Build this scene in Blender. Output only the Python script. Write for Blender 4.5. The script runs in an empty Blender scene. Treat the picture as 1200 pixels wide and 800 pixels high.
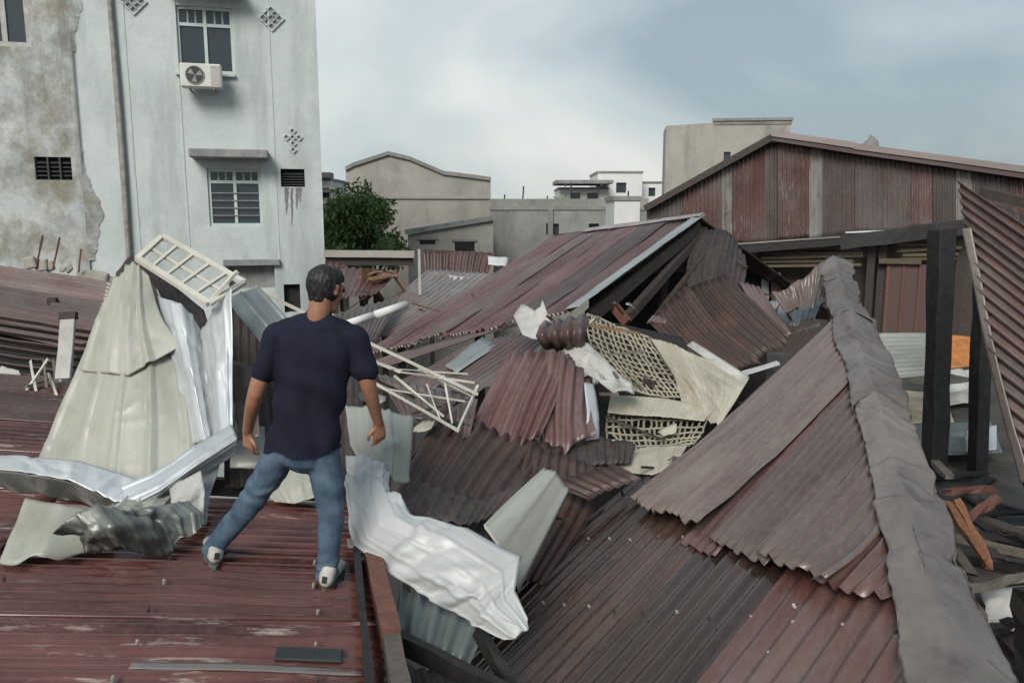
import bpy, math, random
import numpy as np
random.seed(7)
S = bpy.context.scene
col = S.collection
rad = math.radians
# ---------------------------------------------------------------- camera
PIT = rad(9.0); FPX = 933.0
CAM = np.array([0.0, 0.0, 6.5])
FW = np.array([0, math.cos(PIT), -math.sin(PIT)]); UP = np.array([0, math.sin(PIT), math.cos(PIT)]); RT = np.array([1.0, 0, 0])
cd = bpy.data.cameras.new('camera'); cam = bpy.data.objects.new('camera', cd); col.objects.link(cam)
cam.location = CAM; cam.rotation_euler = (math.pi/2-PIT, 0, 0)
cd.sensor_width = 36; cd.lens = 36*FPX/1200; cd.clip_start = 0.05; cd.clip_end = 6000
S.camera = cam
# ---------------------------------------------------------------- sky, sun, exposure
SUN_EL, SUN_AZ = rad(36), rad(-164)
w = bpy.data.worlds.new('World'); S.world = w; w.use_nodes = True
nt = w.node_tree; nt.nodes.clear()
def wn(t, **k):
    n = nt.nodes.new(t)
    for a, b in k.items(): setattr(n, a, b)
    return n
wo = wn('ShaderNodeOutputWorld'); bg = wn('ShaderNodeBackground'); bg.inputs[1].default_value = 0.092
sky = wn('ShaderNodeTexSky'); sky.sky_type = 'NISHITA'; sky.sun_disc = False
sky.sun_elevation = SUN_EL; sky.sun_rotation = SUN_AZ; sky.air_density = 1.4; sky.dust_density = 3.0
tc = wn('ShaderNodeTexCoord'); mp = wn('ShaderNodeMapping'); mp.inputs['Scale'].default_value = (1.0, 1.0, 2.0); mp.inputs['Location'].default_value = (0.35, 0.1, 0.2)
n1 = wn('ShaderNodeTexNoise'); n1.inputs['Scale'].default_value = 2.1; n1.inputs['Detail'].default_value = 5; n1.inputs['Roughness'].default_value = 0.42; n1.inputs['Distortion'].default_value = 0.35
cr = wn('ShaderNodeValToRGB'); cr.color_ramp.elements[0].position = 0.36; cr.color_ramp.elements[1].position = 0.66
cr.color_ramp.elements[0].color = (2.6, 3.3, 3.75, 1); cr.color_ramp.elements[1].color = (6.5, 6.6, 6.45, 1)
m_ = cr.color_ramp.elements.new(0.5); m_.color = (4.4, 5.0, 5.25, 1)
mx = wn('ShaderNodeMix', data_type='RGBA'); mx.inputs[0].default_value = 0.86
nt.links.new(tc.outputs['Generated'], mp.inputs[0]); nt.links.new(mp.outputs[0], n1.inputs['Vector'])
dt = wn('ShaderNodeVectorMath', operation='DOT_PRODUCT'); dt.inputs[1].default_value = (-.62, .25, -.6); nt.links.new(tc.outputs['Generated'], dt.inputs[0])
ad = wn('ShaderNodeMath', operation='MULTIPLY_ADD'); ad.inputs[1].default_value = .36; nt.links.new(dt.outputs['Value'], ad.inputs[0]); nt.links.new(n1.outputs['Fac'], ad.inputs[2])
nt.links.new(ad.outputs[0], cr.inputs[0]); nt.links.new(sky.outputs[0], mx.inputs[6]); nt.links.new(cr.outputs[0], mx.inputs[7])
nt.links.new(mx.outputs[2], bg.inputs[0]); nt.links.new(bg.outputs[0], wo.inputs[0])
sl = bpy.data.lights.new('sun', 'SUN'); sl.energy = 2.1; sl.angle = rad(26); sl.color = (1, .97, .92)
so = bpy.data.objects.new('sun', sl); col.objects.link(so); so.location = (-20, 20, 40)
so.rotation_euler = (math.pi/2-SUN_EL, 0, math.pi-SUN_AZ)
vs = S.view_settings; vs.view_transform = 'Standard'; vs.look = 'None'; vs.exposure = 0.5; vs.gamma = 1; vs.use_curve_mapping = False

# ---------------------------------------------------------------- geometry helpers
V3 = lambda *a: np.array(a, float)
def unit(v): return v/np.linalg.norm(v)
def ray(px, py): return FW+(px-600)/FPX*RT-(py-400)/FPX*UP
def P(px, py, Y):                       # point of the place seen at (px,py), Y metres ahead
    d = ray(px, py); return CAM+d*(Y/d[1])
class Plane:
    def __init__(s, p, n): s.p = np.array(p, float); s.n = unit(np.array(n, float))
    def __call__(s, px, py, off=0.0):
        d = ray(px, py); return CAM+d*(((s.p-CAM)@s.n)/(d@s.n))+s.n*off
def _h(i, j, k, s):
    with np.errstate(over='ignore'):
        x = (i.astype(np.int64)*374761393+j.astype(np.int64)*668265263+k.astype(np.int64)*2147483647+s*974711) & 0xffffffff
        x = ((x ^ (x >> 13))*1274126177) & 0xffffffff
    return ((x ^ (x >> 16)) & 0xffff)/65535.0
def vnoise(p, f=1.0, s=0):              # value noise -1..1, p (...,3)
    q = np.asarray(p)*f; i = np.floor(q).astype(int); t = q-i; t = t*t*(3-2*t); r = 0
    for a in (0, 1):
        for b in (0, 1):
            for c in (0, 1):
                wt = (t[..., 0] if a else 1-t[..., 0])*(t[..., 1] if b else 1-t[..., 1])*(t[..., 2] if c else 1-t[..., 2])
                r = r+wt*_h(i[..., 0]+a, i[..., 1]+b, i[..., 2]+c, s)
    return r*2-1
def put(name, verts, faces, mat, parent=None, smooth=False, uv=None, solid=0, origin=None, bevel=0):
    v = np.asarray(verts, float)
    if origin is None: origin = V3((v[:, 0].min()+v[:, 0].max())/2, (v[:, 1].min()+v[:, 1].max())/2, v[:, 2].min())
    me = bpy.data.meshes.new(name); me.from_pydata((v-origin).tolist(), [], [tuple(int(i) for i in f) for f in faces])
    if mat: me.materials.append(mat)
    if uv is not None:
        l = me.uv_layers.new(name='UVMap'); idx = np.zeros(len(me.loops), np.int32); me.loops.foreach_get('vertex_index', idx)
        l.data.foreach_set('uv', np.asarray(uv, np.float32)[idx].ravel())
    me.polygons.foreach_set('use_smooth', [bool(smooth)]*len(me.polygons))
    o = bpy.data.objects.new(name, me); col.objects.link(o)
    if parent is not None:
        o.parent = parent; o.location = origin-np.array(parent['_w'])
        o['_w'] = [float(x) for x in origin]
    else:
        o.location = origin; o['_w'] = [float(x) for x in origin]
    if solid:
        m = o.modifiers.new('solid', 'SOLIDIFY'); m.thickness = solid; m.offset = 0
    if bevel:
        m = o.modifiers.new('bevel', 'BEVEL'); m.width = bevel; m.segments = 1
    return o
def tag(o, label, cat, group=None, kind=None):
    if label: o['label'] = label
    if cat: o['category'] = cat
    if group: o['group'] = group
    if kind: o['kind'] = kind
    return o
def thing(name, label, cat, loc, group=None):
    o = bpy.data.objects.new(name, None); col.objects.link(o); o.location = loc; o['_w'] = [float(x) for x in loc]
    o.empty_display_size = .2
    return tag(o, label, cat, group)
BF = [(0, 3, 2, 1), (4, 5, 6, 7), (0, 1, 5, 4), (1, 2, 6, 5), (2, 3, 7, 6), (3, 0, 4, 7)]
def boxv(o, a, b, c):                   # corner o, edges a b c
    o, a, b, c = map(np.asarray, (o, a, b, c))
    v = [o, o+a, o+a+b, o+b, o+c, o+a+c, o+a+b+c, o+b+c]
    return v, (BF if np.cross(a, b)@c > 0 else [f[::-1] for f in BF])
def box(name, o, a, b, c, mat, parent=None, bevel=0):
    v, f = boxv(o, a, b, c); return put(name, v, f, mat, parent, bevel=bevel)
def joinv(lst):
    V, Fc, n = [], [], 0
    for v, f in lst:
        V += list(v); Fc += [tuple(i+n for i in q) for q in f]; n += len(v)
    return V, Fc
def beamv(p0, p1, w_, h_, up=(0, 0, 1), seg=1, wob=0, seed=0, split=0):
    p0 = np.asarray(p0, float); p1 = np.asarray(p1, float); d = unit(p1-p0)
    up = np.array(up, float)
    if abs(d@unit(up)) > .95: up = V3(1, 0.2, 0)
    s = unit(np.cross(d, up)); u = np.cross(s, d); rs = random.Random(seed)
    v, f = [], []
    for i in range(seg+1):
        c = p0+(p1-p0)*i/seg; k = wob if 0 < i < seg else wob*.4
        for a, b in ((-1, -1), (1, -1), (1, 1), (-1, 1)):
            q = c+s*a*w_/2+u*b*h_/2+s*rs.uniform(-k, k)+u*rs.uniform(-k, k)
            if split and i in (0, seg): q = q+d*rs.uniform(-split, split)
            v.append(q)
    for i in range(seg):
        for j in range(4): f.append((i*4+j, i*4+(j+1) % 4, i*4+4+(j+1) % 4, i*4+4+j))
    f += [(3, 2, 1, 0), (seg*4, seg*4+1, seg*4+2, seg*4+3)]
    return v, f
def beam(name, p0, p1, w_, h_, mat, parent=None, up=(0, 0, 1), seg=4, wob=.003, seed=0, split=0, bevel=0):
    v, f = beamv(p0, p1, w_, h_, up, seg, wob, seed, split); return put(name, v, f, mat, parent, bevel=bevel)
def tubev(pts, r, n=8):
    pts = [np.asarray(p, float) for p in pts]; v, f = [], []; r = r if hasattr(r, '__len__') else [r]*len(pts)
    ref = V3(0, 0, 1)
    if abs(unit(pts[-1]-pts[0])@ref) > .9: ref = V3(1, 0, 0)
    for i, p in enumerate(pts):
        d = unit(pts[min(i+1, len(pts)-1)]-pts[max(i-1, 0)]); s = unit(np.cross(d, ref)); u = np.cross(s, d)
        for k in range(n):
            a = 2*math.pi*k/n; v.append(p+(s*math.cos(a)+u*math.sin(a))*r[i])
    for i in range(len(pts)-1):
        for k in range(n): f.append((i*n+k, i*n+(k+1) % n, i*n+n+(k+1) % n, i*n+n+k))
    f += [tuple(range(n-1, -1, -1)), tuple((len(pts)-1)*n+k for k in range(n))]
    return v, f
def _cr(g, t):                          # Catmull-Rom along axis 0
    m = len(g); x = np.asarray(t)*(m-1); i = np.clip(np.floor(x).astype(int), 0, m-2); u = (x-i)
    sh = (-1,)+(1,)*(g.ndim-1); u = u.reshape(sh)
    if m == 2: return g[i]*(1-u)+g[i+1]*u
    ge = np.concatenate([[2*g[0]-g[1]], g, [2*g[-1]-g[-2]]]); a, b, c, d = ge[i], ge[i+1], ge[i+2], ge[i+3]
    return .5*((2*b)+(c-a)*u+(2*a-5*b+4*c-d)*u*u+(3*b-a-3*c+d)*u**3)
def _ln(g, t):
    m = len(g); x = np.asarray(t)*(m-1); i = np.clip(np.floor(x).astype(int), 0, m-2); u = (x-i).reshape((-1,)+(1,)*(g.ndim-1)); return g[i]*(1-u)+g[i+1]*u
def surf(grid, U, V, lu=False, lv=False):                   # grid rows v, cols u -> (nv,nu,3)
    a = (_ln if lv else _cr)(grid, V); return np.swapaxes((_ln if lu else _cr)(np.swapaxes(a, 0, 1), U), 0, 1)
def patch(name, grid, mat, parent=None, pitch=.076, amp=.009, prof='sine', crum=0, cf=2.0, bend=0, rag=0, ragtop=0, seed=0, res=None, solid=.0025, off=0, nv=None, lift=0, lu=False, lv=False, phase=None, nrib=None):
    """a metal sheet: control rows run along v (down the ribs), ribs follow v, corrugation goes across u"""
    g = np.array(grid, float)
    Lu = np.mean(np.linalg.norm(np.diff(g, axis=1), axis=2).sum(1)); Lv = np.mean(np.linalg.norm(np.diff(g, axis=0), axis=2).sum(0))
    if nrib: pitch = Lu/nrib
    if prof == 'flat': nu = int(np.clip(Lu/(res or .06), 4, 90))
    else: nu = int(np.clip(round(Lu/pitch)*(8 if prof == 'sine' else 8), 6, 260))
    nv = nv or int(np.clip(Lv/(res or .12), 3, 90))
    U = np.linspace(0, 1, nu+1); Vv = np.linspace(0, 1, nv+1)
    if prof == 'trap' and res: nu = int(np.clip(max(nu, Lu/res), 6, 160)); U = np.linspace(0, 1, nu+1)
    p = surf(g, U, Vv, lu, lv)
    if rag or ragtop:
        q = np.stack([U*Lu*5+seed*7.1, U*0+seed, U*0], -1); rg = rag*(vnoise(q, 1, seed)+.6*vnoise(q, 2.7, seed+1)); rt_ = ragtop*(vnoise(q, 1.3, seed+5)+.5*vnoise(q, 3.1, seed+6))
        dv = p[-1]-p[-2]; dv /= np.linalg.norm(dv, axis=-1, keepdims=True)+1e-9
        dt = p[0]-p[1]; dt /= np.linalg.norm(dt, axis=-1, keepdims=True)+1e-9
        kk = (np.clip((Vv-.75)/.25, 0, 1)**2)[:, None, None]; kt = (np.clip((.25-Vv)/.25, 0, 1)**2)[:, None, None]
        p = p+dv[None]*rg[None, :, None]*kk+dt[None]*rt_[None, :, None]*kt
    du = np.gradient(p, axis=1); dv = np.gradient(p, axis=0); n = np.cross(du, dv); n /= np.linalg.norm(n, axis=-1, keepdims=True)+1e-12
    if np.mean(n @ (CAM-p.mean((0, 1)))) < 0: n = -n; flip = True
    else: flip = False
    s = U*Lu; ph = seed*.37 if phase is None else phase
    if prof == 'sine': d = amp*np.sin(2*math.pi*s/pitch+ph)
    elif prof == 'trap':
        x = (s/pitch+.5) % 1.0; d = amp*np.clip((.10-np.abs(x-.5))/.05, 0, 1)
    else: d = s*0
    d = np.broadcast_to(d[None, :], p.shape[:2]).copy()
    q = np.stack(np.broadcast_arrays(s[None, :], (Vv*Lv)[:, None], np.zeros((1, 1))+seed*3.3), -1)
    if crum:
        rs = random.Random(seed+11); cr_ = 0*d; A_ = Lu*Lv; x0, y0 = q[..., 0], q[..., 1]
        for k in range(3+int(min(6, math.sqrt(A_)*cf*.5))):          # long creases across the sheet
            a = rs.uniform(0, math.pi); t = (x0-rs.random()*Lu)*math.cos(a)+(y0-rs.random()*Lv)*math.sin(a); cr_ = cr_+rs.choice((-1, 1))*rs.uniform(.3, 1)*np.minimum(np.abs(t), .35)*cf*.55
        for k in range(int(np.clip(A_*cf*cf*2.2, 6, 90))):             # angular dents
            a = rs.uniform(0, math.pi); cx, cy = rs.random()*Lu, rs.random()*Lv; w_ = rs.uniform(.12, .38)/cf; l_ = rs.uniform(.5, 1.8)/cf
            t = (x0-cx)*math.cos(a)+(y0-cy)*math.sin(a); n_ = -(x0-cx)*math.sin(a)+(y0-cy)*math.cos(a)
            cr_ = cr_+rs.choice((-1, 1))*rs.uniform(.35, 1)*np.maximum(0, 1-np.abs(t)/w_-np.abs(n_)/l_)*(w_*cf*2.2)
        X_ = np.stack([x0.ravel(), y0.ravel(), np.ones(x0.size)], 1); cf_, *_r = np.linalg.lstsq(X_, cr_.ravel(), rcond=None); cr_ = cr_-(X_@cf_).reshape(cr_.shape)
        d = d*np.clip(1-.4*np.abs(cr_), .3, 1)+crum*cr_
    if bend: d = d+bend*vnoise(q, .9, seed+9)+bend*.35*vnoise(q, 2.6, seed+10)
    if lift: d = d+lift*(Vv[:, None]**3)*(1+.7*vnoise(q*V3(1, 0, 1), 2.2, seed+4))
    p = p+n*(d+off)[..., None]
    uv = np.stack(np.broadcast_arrays(s[None, :], (Vv*Lv)[:, None]), -1).reshape(-1, 2)+seed*1.37
    W = nu+1; ii = (np.arange(nv)[:, None]*W+np.arange(nu)[None, :]).ravel()
    fc = np.stack([ii, ii+1, ii+W+1, ii+W], 1)
    if flip: fc = fc[:, ::-1]
    return put(name, p.reshape(-1, 3), fc, mat, parent, smooth=True, uv=uv, solid=solid)
def limb_cap(c, n, r, k=8):
    a = unit(np.cross(n, V3(.3, 1, .2))); b = np.cross(n, a); v = [c+(a*math.cos(6.2832*i/k)+b*math.sin(6.2832*i/k))*r*q+n*h for q, h in ((1, -.03), (1, .004), (.5, .009)) for i in range(k)]
    return v, [(j*k+i, j*k+(i+1) % k, j*k+k+(i+1) % k, j*k+k+i) for j in range(2) for i in range(k)]+[tuple(2*k+i for i in range(k))]
G = lambda rows: [[P(*q) for q in r] for r in rows]

# ---------------------------------------------------------------- materials
class MB:
    def __init__(s, name):
        s.m = bpy.data.materials.new(name); s.m.use_nodes = True; s.t = s.m.node_tree; s.b = s.t.nodes['Principled BSDF']
        s.tc = s.t.nodes.new('ShaderNodeTexCoord')
    def n(s, t, **k):
        x = s.t.nodes.new(t)
        for a, b in k.items(): setattr(x, a, b)
        return x
    def L(s, a, b): s.t.links.new(a, b)
    def noise(s, coord, scale, detail=4, rough=.55, sc=(1, 1, 1), loc=(0, 0, 0), dist=0):
        mpn = s.n('ShaderNodeMapping'); mpn.inputs['Scale'].default_value = sc; mpn.inputs['Location'].default_value = loc
        s.L(s.tc.outputs[coord], mpn.inputs[0]); x = s.n('ShaderNodeTexNoise'); x.inputs['Scale'].default_value = scale
        x.inputs['Detail'].default_value = detail; x.inputs['Roughness'].default_value = rough; x.inputs['Distortion'].default_value = dist; s.L(mpn.outputs[0], x.inputs['Vector']); return x.outputs['Fac']
    def ramp(s, fac, a, b, lo=0, hi=1):
        x = s.n('ShaderNodeMapRange'); x.inputs[1].default_value = a; x.inputs[2].default_value = b; x.inputs[3].default_value = lo; x.inputs[4].default_value = hi
        s.L(fac, x.inputs[0]); return x.outputs[0]
    def mix(s, fac, a, b, mode='MIX'):
        x = s.n('ShaderNodeMix', data_type='RGBA', blend_type=mode)
        for i, q in ((0, fac), (6, a), (7, b)):
            if hasattr(q, 'links') or hasattr(q, 'is_linked'): s.L(q, x.inputs[i])
            elif i == 0: x.inputs[0].default_value = q
            else: x.inputs[i].default_value = tuple(q)+(1,)
        return x.outputs[2]
    def mul(s, a, b):
        x = s.n('ShaderNodeMath', operation='MULTIPLY')
        for i, q in ((0, a), (1, b)):
            if hasattr(q, 'is_linked'): s.L(q, x.inputs[i])
            else: x.inputs[i].default_value = q
        return x.outputs[0]
    def rnd(s, lo, hi):
        o = s.n('ShaderNodeObjectInfo'); return s.ramp(o.outputs['Random'], 0, 1, lo, hi)
    def tint(s, c, lo, hi):
        v = s.rnd(lo, hi); cb = s.n('ShaderNodeCombineColor')
        for i in range(3): s.L(v, cb.inputs[i])
        return s.mix(1.0, c, cb.outputs[0], 'MULTIPLY')
    def out(s, c, rough=.6, metal=0, bump=None, bs=.2, bd=.01, spec=None):
        if hasattr(c, 'is_linked'): s.L(c, s.b.inputs['Base Color'])
        else: s.b.inputs['Base Color'].default_value = tuple(c)+(1,)
        if hasattr(rough, 'is_linked'): s.L(rough, s.b.inputs['Roughness'])
        else: s.b.inputs['Roughness'].default_value = rough
        s.b.inputs['Metallic'].default_value = metal
        if spec is not None: s.b.inputs['Specular IOR Level'].default_value = spec
        if bump is not None:
            x = s.n('ShaderNodeBump'); x.inputs['Strength'].default_value = bs; x.inputs['Distance'].default_value = bd; s.L(bump, x.inputs['Height']); s.L(x.outputs[0], s.b.inputs['Normal'])
        return s.m
def metal_paint(name, base, fade, rust=(.10, .035, .018), dust=(.2, .18, .17), dusty=.3, rusty=.25, rough=(.3, .6), worn=0, wornc=(.5, .47, .43), tint=(.7, 1.25), metallic=0, wet=0):
    b = MB(name)
    st = b.noise('UV', 1.0, 5, .6, (4.5, .7, 1)); big = b.noise('UV', 1.1, 4, .6, (1, .6, 1)); fine = b.noise('UV', 30, 4, .65, (1, .5, 1)); bl = b.noise('UV', 3.2, 6, .65, (1, .5, 1), (5, 3, 0))
    c = b.mix(b.ramp(st, .38, .66), base, fade)
    c = b.mix(b.mul(b.ramp(bl, .52, .68), rusty), c, rust)
    c = b.mix(b.mul(b.ramp(big, .42, .7), dusty), c, dust)
    c = b.mix(b.mul(b.ramp(fine, .45, .75), .25), c, dust)
    if worn:
        wm = b.mul(b.ramp(b.noise('UV', 1.0, 5, .7, (26, 2.2, 1), (2, 9, 0)), .57, .65), b.ramp(b.noise('UV', .9, 2, .5, (1.5, .7, 1), (7, 1, 0)), .42, .58, 0, worn))
        c = b.mix(wm, c, wornc)
    c = b.tint(c, *tint)
    if wet: b.b.inputs['Coat Weight'].default_value = wet; b.b.inputs['Coat Roughness'].default_value = .16
    return b.out(c, b.ramp(b.noise('UV', 2.5, 5, .6, (2, .6, 1), (1, 4, 0)), .35, .7, *rough), metallic, fine, .12, .004)
MAROON = metal_paint('maroon_paint', (.095, .042, .039), (.145, .078, .073), dusty=.35, rough=(.25, .5))
MAROON2 = metal_paint('brown_maroon_paint', (.08, .048, .043), (.135, .09, .083), dusty=.45, rusty=.4, rough=(.25, .5))
MAROON3 = metal_paint('dark_maroon_paint', (.05, .024, .021), (.085, .045, .04), rust=(.09, .035, .02), dusty=.2)
WETRED = metal_paint('wet_red_paint', (.042, .011, .008), (.12, .042, .033), dust=(.2, .09, .075), dusty=.22, rusty=.35, rust=(.028, .01, .009), rough=(.1, .3), wet=.8, worn=.6, wornc=(.42, .36, .31), tint=(.85, 1.2))  # pinkish dust and pale wear also paint in the wet sky reflection
SHEDM = metal_paint('shed_maroon', (.06, .024, .02), (.095, .045, .039), dusty=.35, rusty=.5, rust=(.13, .06, .035), worn=.6, wornc=(.36, .34, .31), rough=(.45, .7))
SHEDG = metal_paint('shed_grey_brown', (.045, .031, .028), (.072, .053, .049), dusty=.4, rusty=.3, worn=.25, wornc=(.3, .28, .26), rough=(.45, .7))
GREYROOF = metal_paint('weathered_grey_roof', (.085, .057, .05), (.145, .108, .097), dust=(.24, .205, .185), dusty=.4, rusty=.35, rust=(.1, .05, .042), rough=(.22, .5), tint=(.7, 1.2), wet=.15)
BROWNWET = metal_paint('wet_brown_roof', (.030, .016, .0125), (.068, .041, .033), dust=(.12, .088, .072), dusty=.25, rusty=.6, rust=(.055, .024, .017), rough=(.12, .34), tint=(.65, 1.25), wet=.35)
REDROOF = metal_paint('reddish_roof', (.085, .03, .024), (.13, .058, .048), dusty=.5, rusty=.8, wet=.4, rough=(.35, .6), tint=(.9, 1.1))
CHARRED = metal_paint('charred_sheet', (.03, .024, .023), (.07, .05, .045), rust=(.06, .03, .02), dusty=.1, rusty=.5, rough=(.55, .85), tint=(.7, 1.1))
DARKRUST = metal_paint('dark_rusty_sheet', (.032, .018, .015), (.062, .034, .028), rust=(.095, .04, .022), dust=(.12, .09, .075), dusty=.25, rusty=.6, rough=(.45, .75), tint=(.75, 1.2))
GREEND = metal_paint('shaded_grey_green_sheet', (.16, .175, .155), (.27, .285, .26), rust=(.07, .075, .065), dust=(.26, .26, .23), dusty=.3, rusty=.6, rough=(.32, .55), tint=(.9, 1.1), metallic=.5)  # dark grey green underside, darkened further for folds lying in shadow
CEIL = metal_paint('cream_ceiling', (.38, .34, .255), (.53, .49, .40), rust=(.19, .15, .09), dust=(.44, .42, .36), dusty=.4, rusty=.55, rough=(.7, .9), tint=(.85, 1.1))
SLANT = metal_paint('rust_streaked_sheet', (.05, .033, .032), (.13, .075, .068), rust=(.14, .06, .04), dusty=.35, rusty=.6, rough=(.35, .65), tint=(1, 1))
ZINC = metal_paint('galvanised_sheet', (.42, .45, .47), (.58, .61, .63), rust=(.3, .31, .31), dust=(.42, .42, .4), dusty=.45, rusty=.45, rough=(.36, .6), tint=(.9, 1.1), metallic=.35)
ZINCD = metal_paint('dull_galvanised', (.22, .25, .25), (.33, .36, .36), rust=(.15, .15, .14), dust=(.3, .3, .28), dusty=.4, rusty=.4, rough=(.35, .6), tint=(.9, 1.1), metallic=.3)
CREAM = metal_paint('cream_sheet_back', (.33, .335, .28), (.41, .415, .355), rust=(.2, .2, .14), dust=(.29, .29, .25), dusty=.6, rusty=.7, rough=(.32, .6), tint=(.92, 1.05))
WHITE = metal_paint('white_sheet', (.46, .47, .47), (.58, .59, .59), rust=(.42, .42, .4), dust=(.5, .5, .48), dusty=.5, rusty=.55, rough=(.48, .7), tint=(.95, 1.05), metallic=.15)
GREEN = metal_paint('greenish_translucent', (.25, .26, .225), (.35, .36, .32), rust=(.14, .14, .11), dust=(.3, .31, .28), dusty=.4, rusty=.4, rough=(.3, .5), tint=(.95, 1.05))
TEAL = metal_paint('teal_sheet', (.10, .125, .125), (.17, .2, .2), rust=(.07, .08, .08), dust=(.24, .25, .24), dusty=.3, rusty=.4, rough=(.3, .5), tint=(.95, 1.05))
PALE = metal_paint('pale_wall_sheet', (.15, .14, .13), (.25, .24, .225), rust=(.09, .045, .032), dusty=.4, rusty=.9, tint=(.9, 1.1))
CAP = metal_paint('dusty_ridge_cap', (.085, .066, .06), (.155, .13, .12), dust=(.25, .22, .195), dusty=.65, rusty=.9, rust=(.06, .034, .026), rough=(.25, .5), tint=(.85, 1.1))
PINKROOF = metal_paint('faded_pink_roof', (.17, .125, .12), (.25, .2, .192), dust=(.4, .36, .35), dusty=.5, rusty=.2, tint=(.9, 1.1))
def stone(name, a, b_, stain=(.08, .08, .07), amt=.5, scale=1.0, streak=.5, moss=None, rough=.9, bump=.25):
    b = MB(name); c = b.mix(b.ramp(b.noise('Object', 1.3*scale, 6, .6), .35, .65), a, b_)
    c = b.mix(b.mul(b.ramp(b.noise('Object', .8*scale, 7, .7, (1, 1, .8), (3, 1, 7)), .48, .68), amt), c, stain)
    c = b.mix(b.mul(b.ramp(b.noise('Object', 1.0, 5, .65, (2.4*scale, 2.4*scale, .22), (8, 2, 1)), .5, .72), streak), c, stain)
    if moss: c = b.mix(b.mul(b.ramp(b.noise('Object', 1.6*scale, 6, .7, (1, 1, 1), (1, 9, 4)), .5, .66), .7), c, moss)
    fn = b.noise('Object', 22*scale, 5, .65); c = b.mix(b.mul(b.ramp(fn, .4, .75), .2), c, stain)
    return b.out(c, rough, 0, fn, bump, .02)
FACADE = stone('pale_blue_render', (.48, .525, .51), (.56, .60, .585), (.27, .30, .29), .6, .6, .65)
OLDWALL = stone('stained_render', (.42, .44, .43), (.56, .58, .565), (.10, .095, .075), .95, .8, .85, (.21, .185, .11))
CONC = stone('weathered_concrete', (.30, .285, .25), (.38, .36, .32), (.13, .125, .11), .6, .35, .5)
CONC2 = stone('grey_concrete', (.22, .22, .20), (.30, .30, .28), (.1, .1, .09), .6, .4, .6)
WHITEW = stone('white_render', (.62, .62, .6), (.72, .72, .7), (.4, .4, .39), .3, .3, .3)
LEDGE = stone('stained_ledge', (.2, .2, .2), (.3, .3, .29), (.1, .09, .085), .7, 2, .3)
SLAB = stone('burnt_floor', (.05, .046, .042), (.10, .09, .08), (.025, .024, .023), .7, 1.4, 0)
LATH = stone('tan_lattice', (.30, .265, .19), (.40, .36, .27), (.15, .13, .09), .5, 3, 0, rough=.85)
GROUND = stone('ground_dirt', (.10, .09, .08), (.14, .13, .115), (.05, .05, .045), .5, .3, 0)
FRAMEW = stone('window_frame_paint', (.42, .50, .47), (.5, .57, .54), (.3, .34, .32), .3, 3, .2, rough=.6)
IVORY = stone('ivory_paint', (.52, .495, .42), (.63, .605, .53), (.3, .25, .16), .4, 3, .1, rough=.55, bump=.1)
PLASTER = stone('cream_board', (.42, .37, .26), (.55, .50, .38), (.2, .165, .10), .7, 2.6, 0, rough=.8)
PAPER = stone('dirty_white_board', (.36, .355, .33), (.52, .51, .48), (.24, .22, .2), .5, 3.0, 0, rough=.8)
ACW = stone('ac_casing', (.6, .59, .54), (.66, .65, .6), (.4, .38, .33), .3, 4, .4, rough=.5, bump=.05)
def flat(name, c, rough=.6, metal=0, var=.25, sc=8, spec=None):
    b = MB(name); d = tuple(x*(1-var) for x in c); e = tuple(x*(1+var) for x in c); n = b.noise('Object', sc, 5, .6)
    return b.out(b.tint(b.mix(b.ramp(n, .35, .65), d, e), .9, 1.1), rough, metal, n, .1, .005, spec)
GLASS = flat('window_glass', (.045, .055, .065), .12, 0, .15, 1.0)
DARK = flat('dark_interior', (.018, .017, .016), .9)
BLACKW = flat('charred_timber', (.016, .015, .015), .7, 0, .4, 12)
PIPE = flat('old_pipe', (.25, .24, .22), .6)
BLACKM = flat('black_plate', (.03, .035, .035), .5)
def wood(name, a, b_, sc=(1, 1, 12)):
    b = MB(name); n = b.noise('Object', 6, 6, .65, sc, dist=.6); c = b.mix(b.ramp(n, .3, .7), a, b_); return b.out(b.tint(c, .75, 1.2), .75, 0, n, .3, .008)
WOODR = wood('red_brown_timber', (.09, .035, .025), (.16, .07, .05), (3, 3, 3)); WOODO = wood('broken_orange_timber', (.15, .06, .03), (.27, .12, .06), (3, 3, 3)); WOODG = wood('grey_timber', (.10, .085, .07), (.17, .145, .12), (3, 3, 3))
WOODY = wood('yellow_brown_board', (.055, .043, .024), (.11, .085, .05), (2, 2, 6)); WOODD = wood('dark_timber', (.028, .022, .019), (.06, .045, .038), (3, 3, 3)); WOODB = wood('brown_rubble', (.14, .075, .04), (.25, .15, .09), (3, 3, 3))
ORANGE = flat('orange_tarp', (.5, .19, .05), .6)
# ---------------------------------------------------------------- setting: ground
gv = [V3(-1500, -400, 0), V3(1500, -400, 0), V3(1500, 3000, 0), V3(-1500, 3000, 0)]
tag(put('ground', gv, [(0, 1, 2, 3)], GROUND, origin=V3(0, 0, 0)), 'dark bare ground under the collapsed roofs', None, kind='structure')

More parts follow.
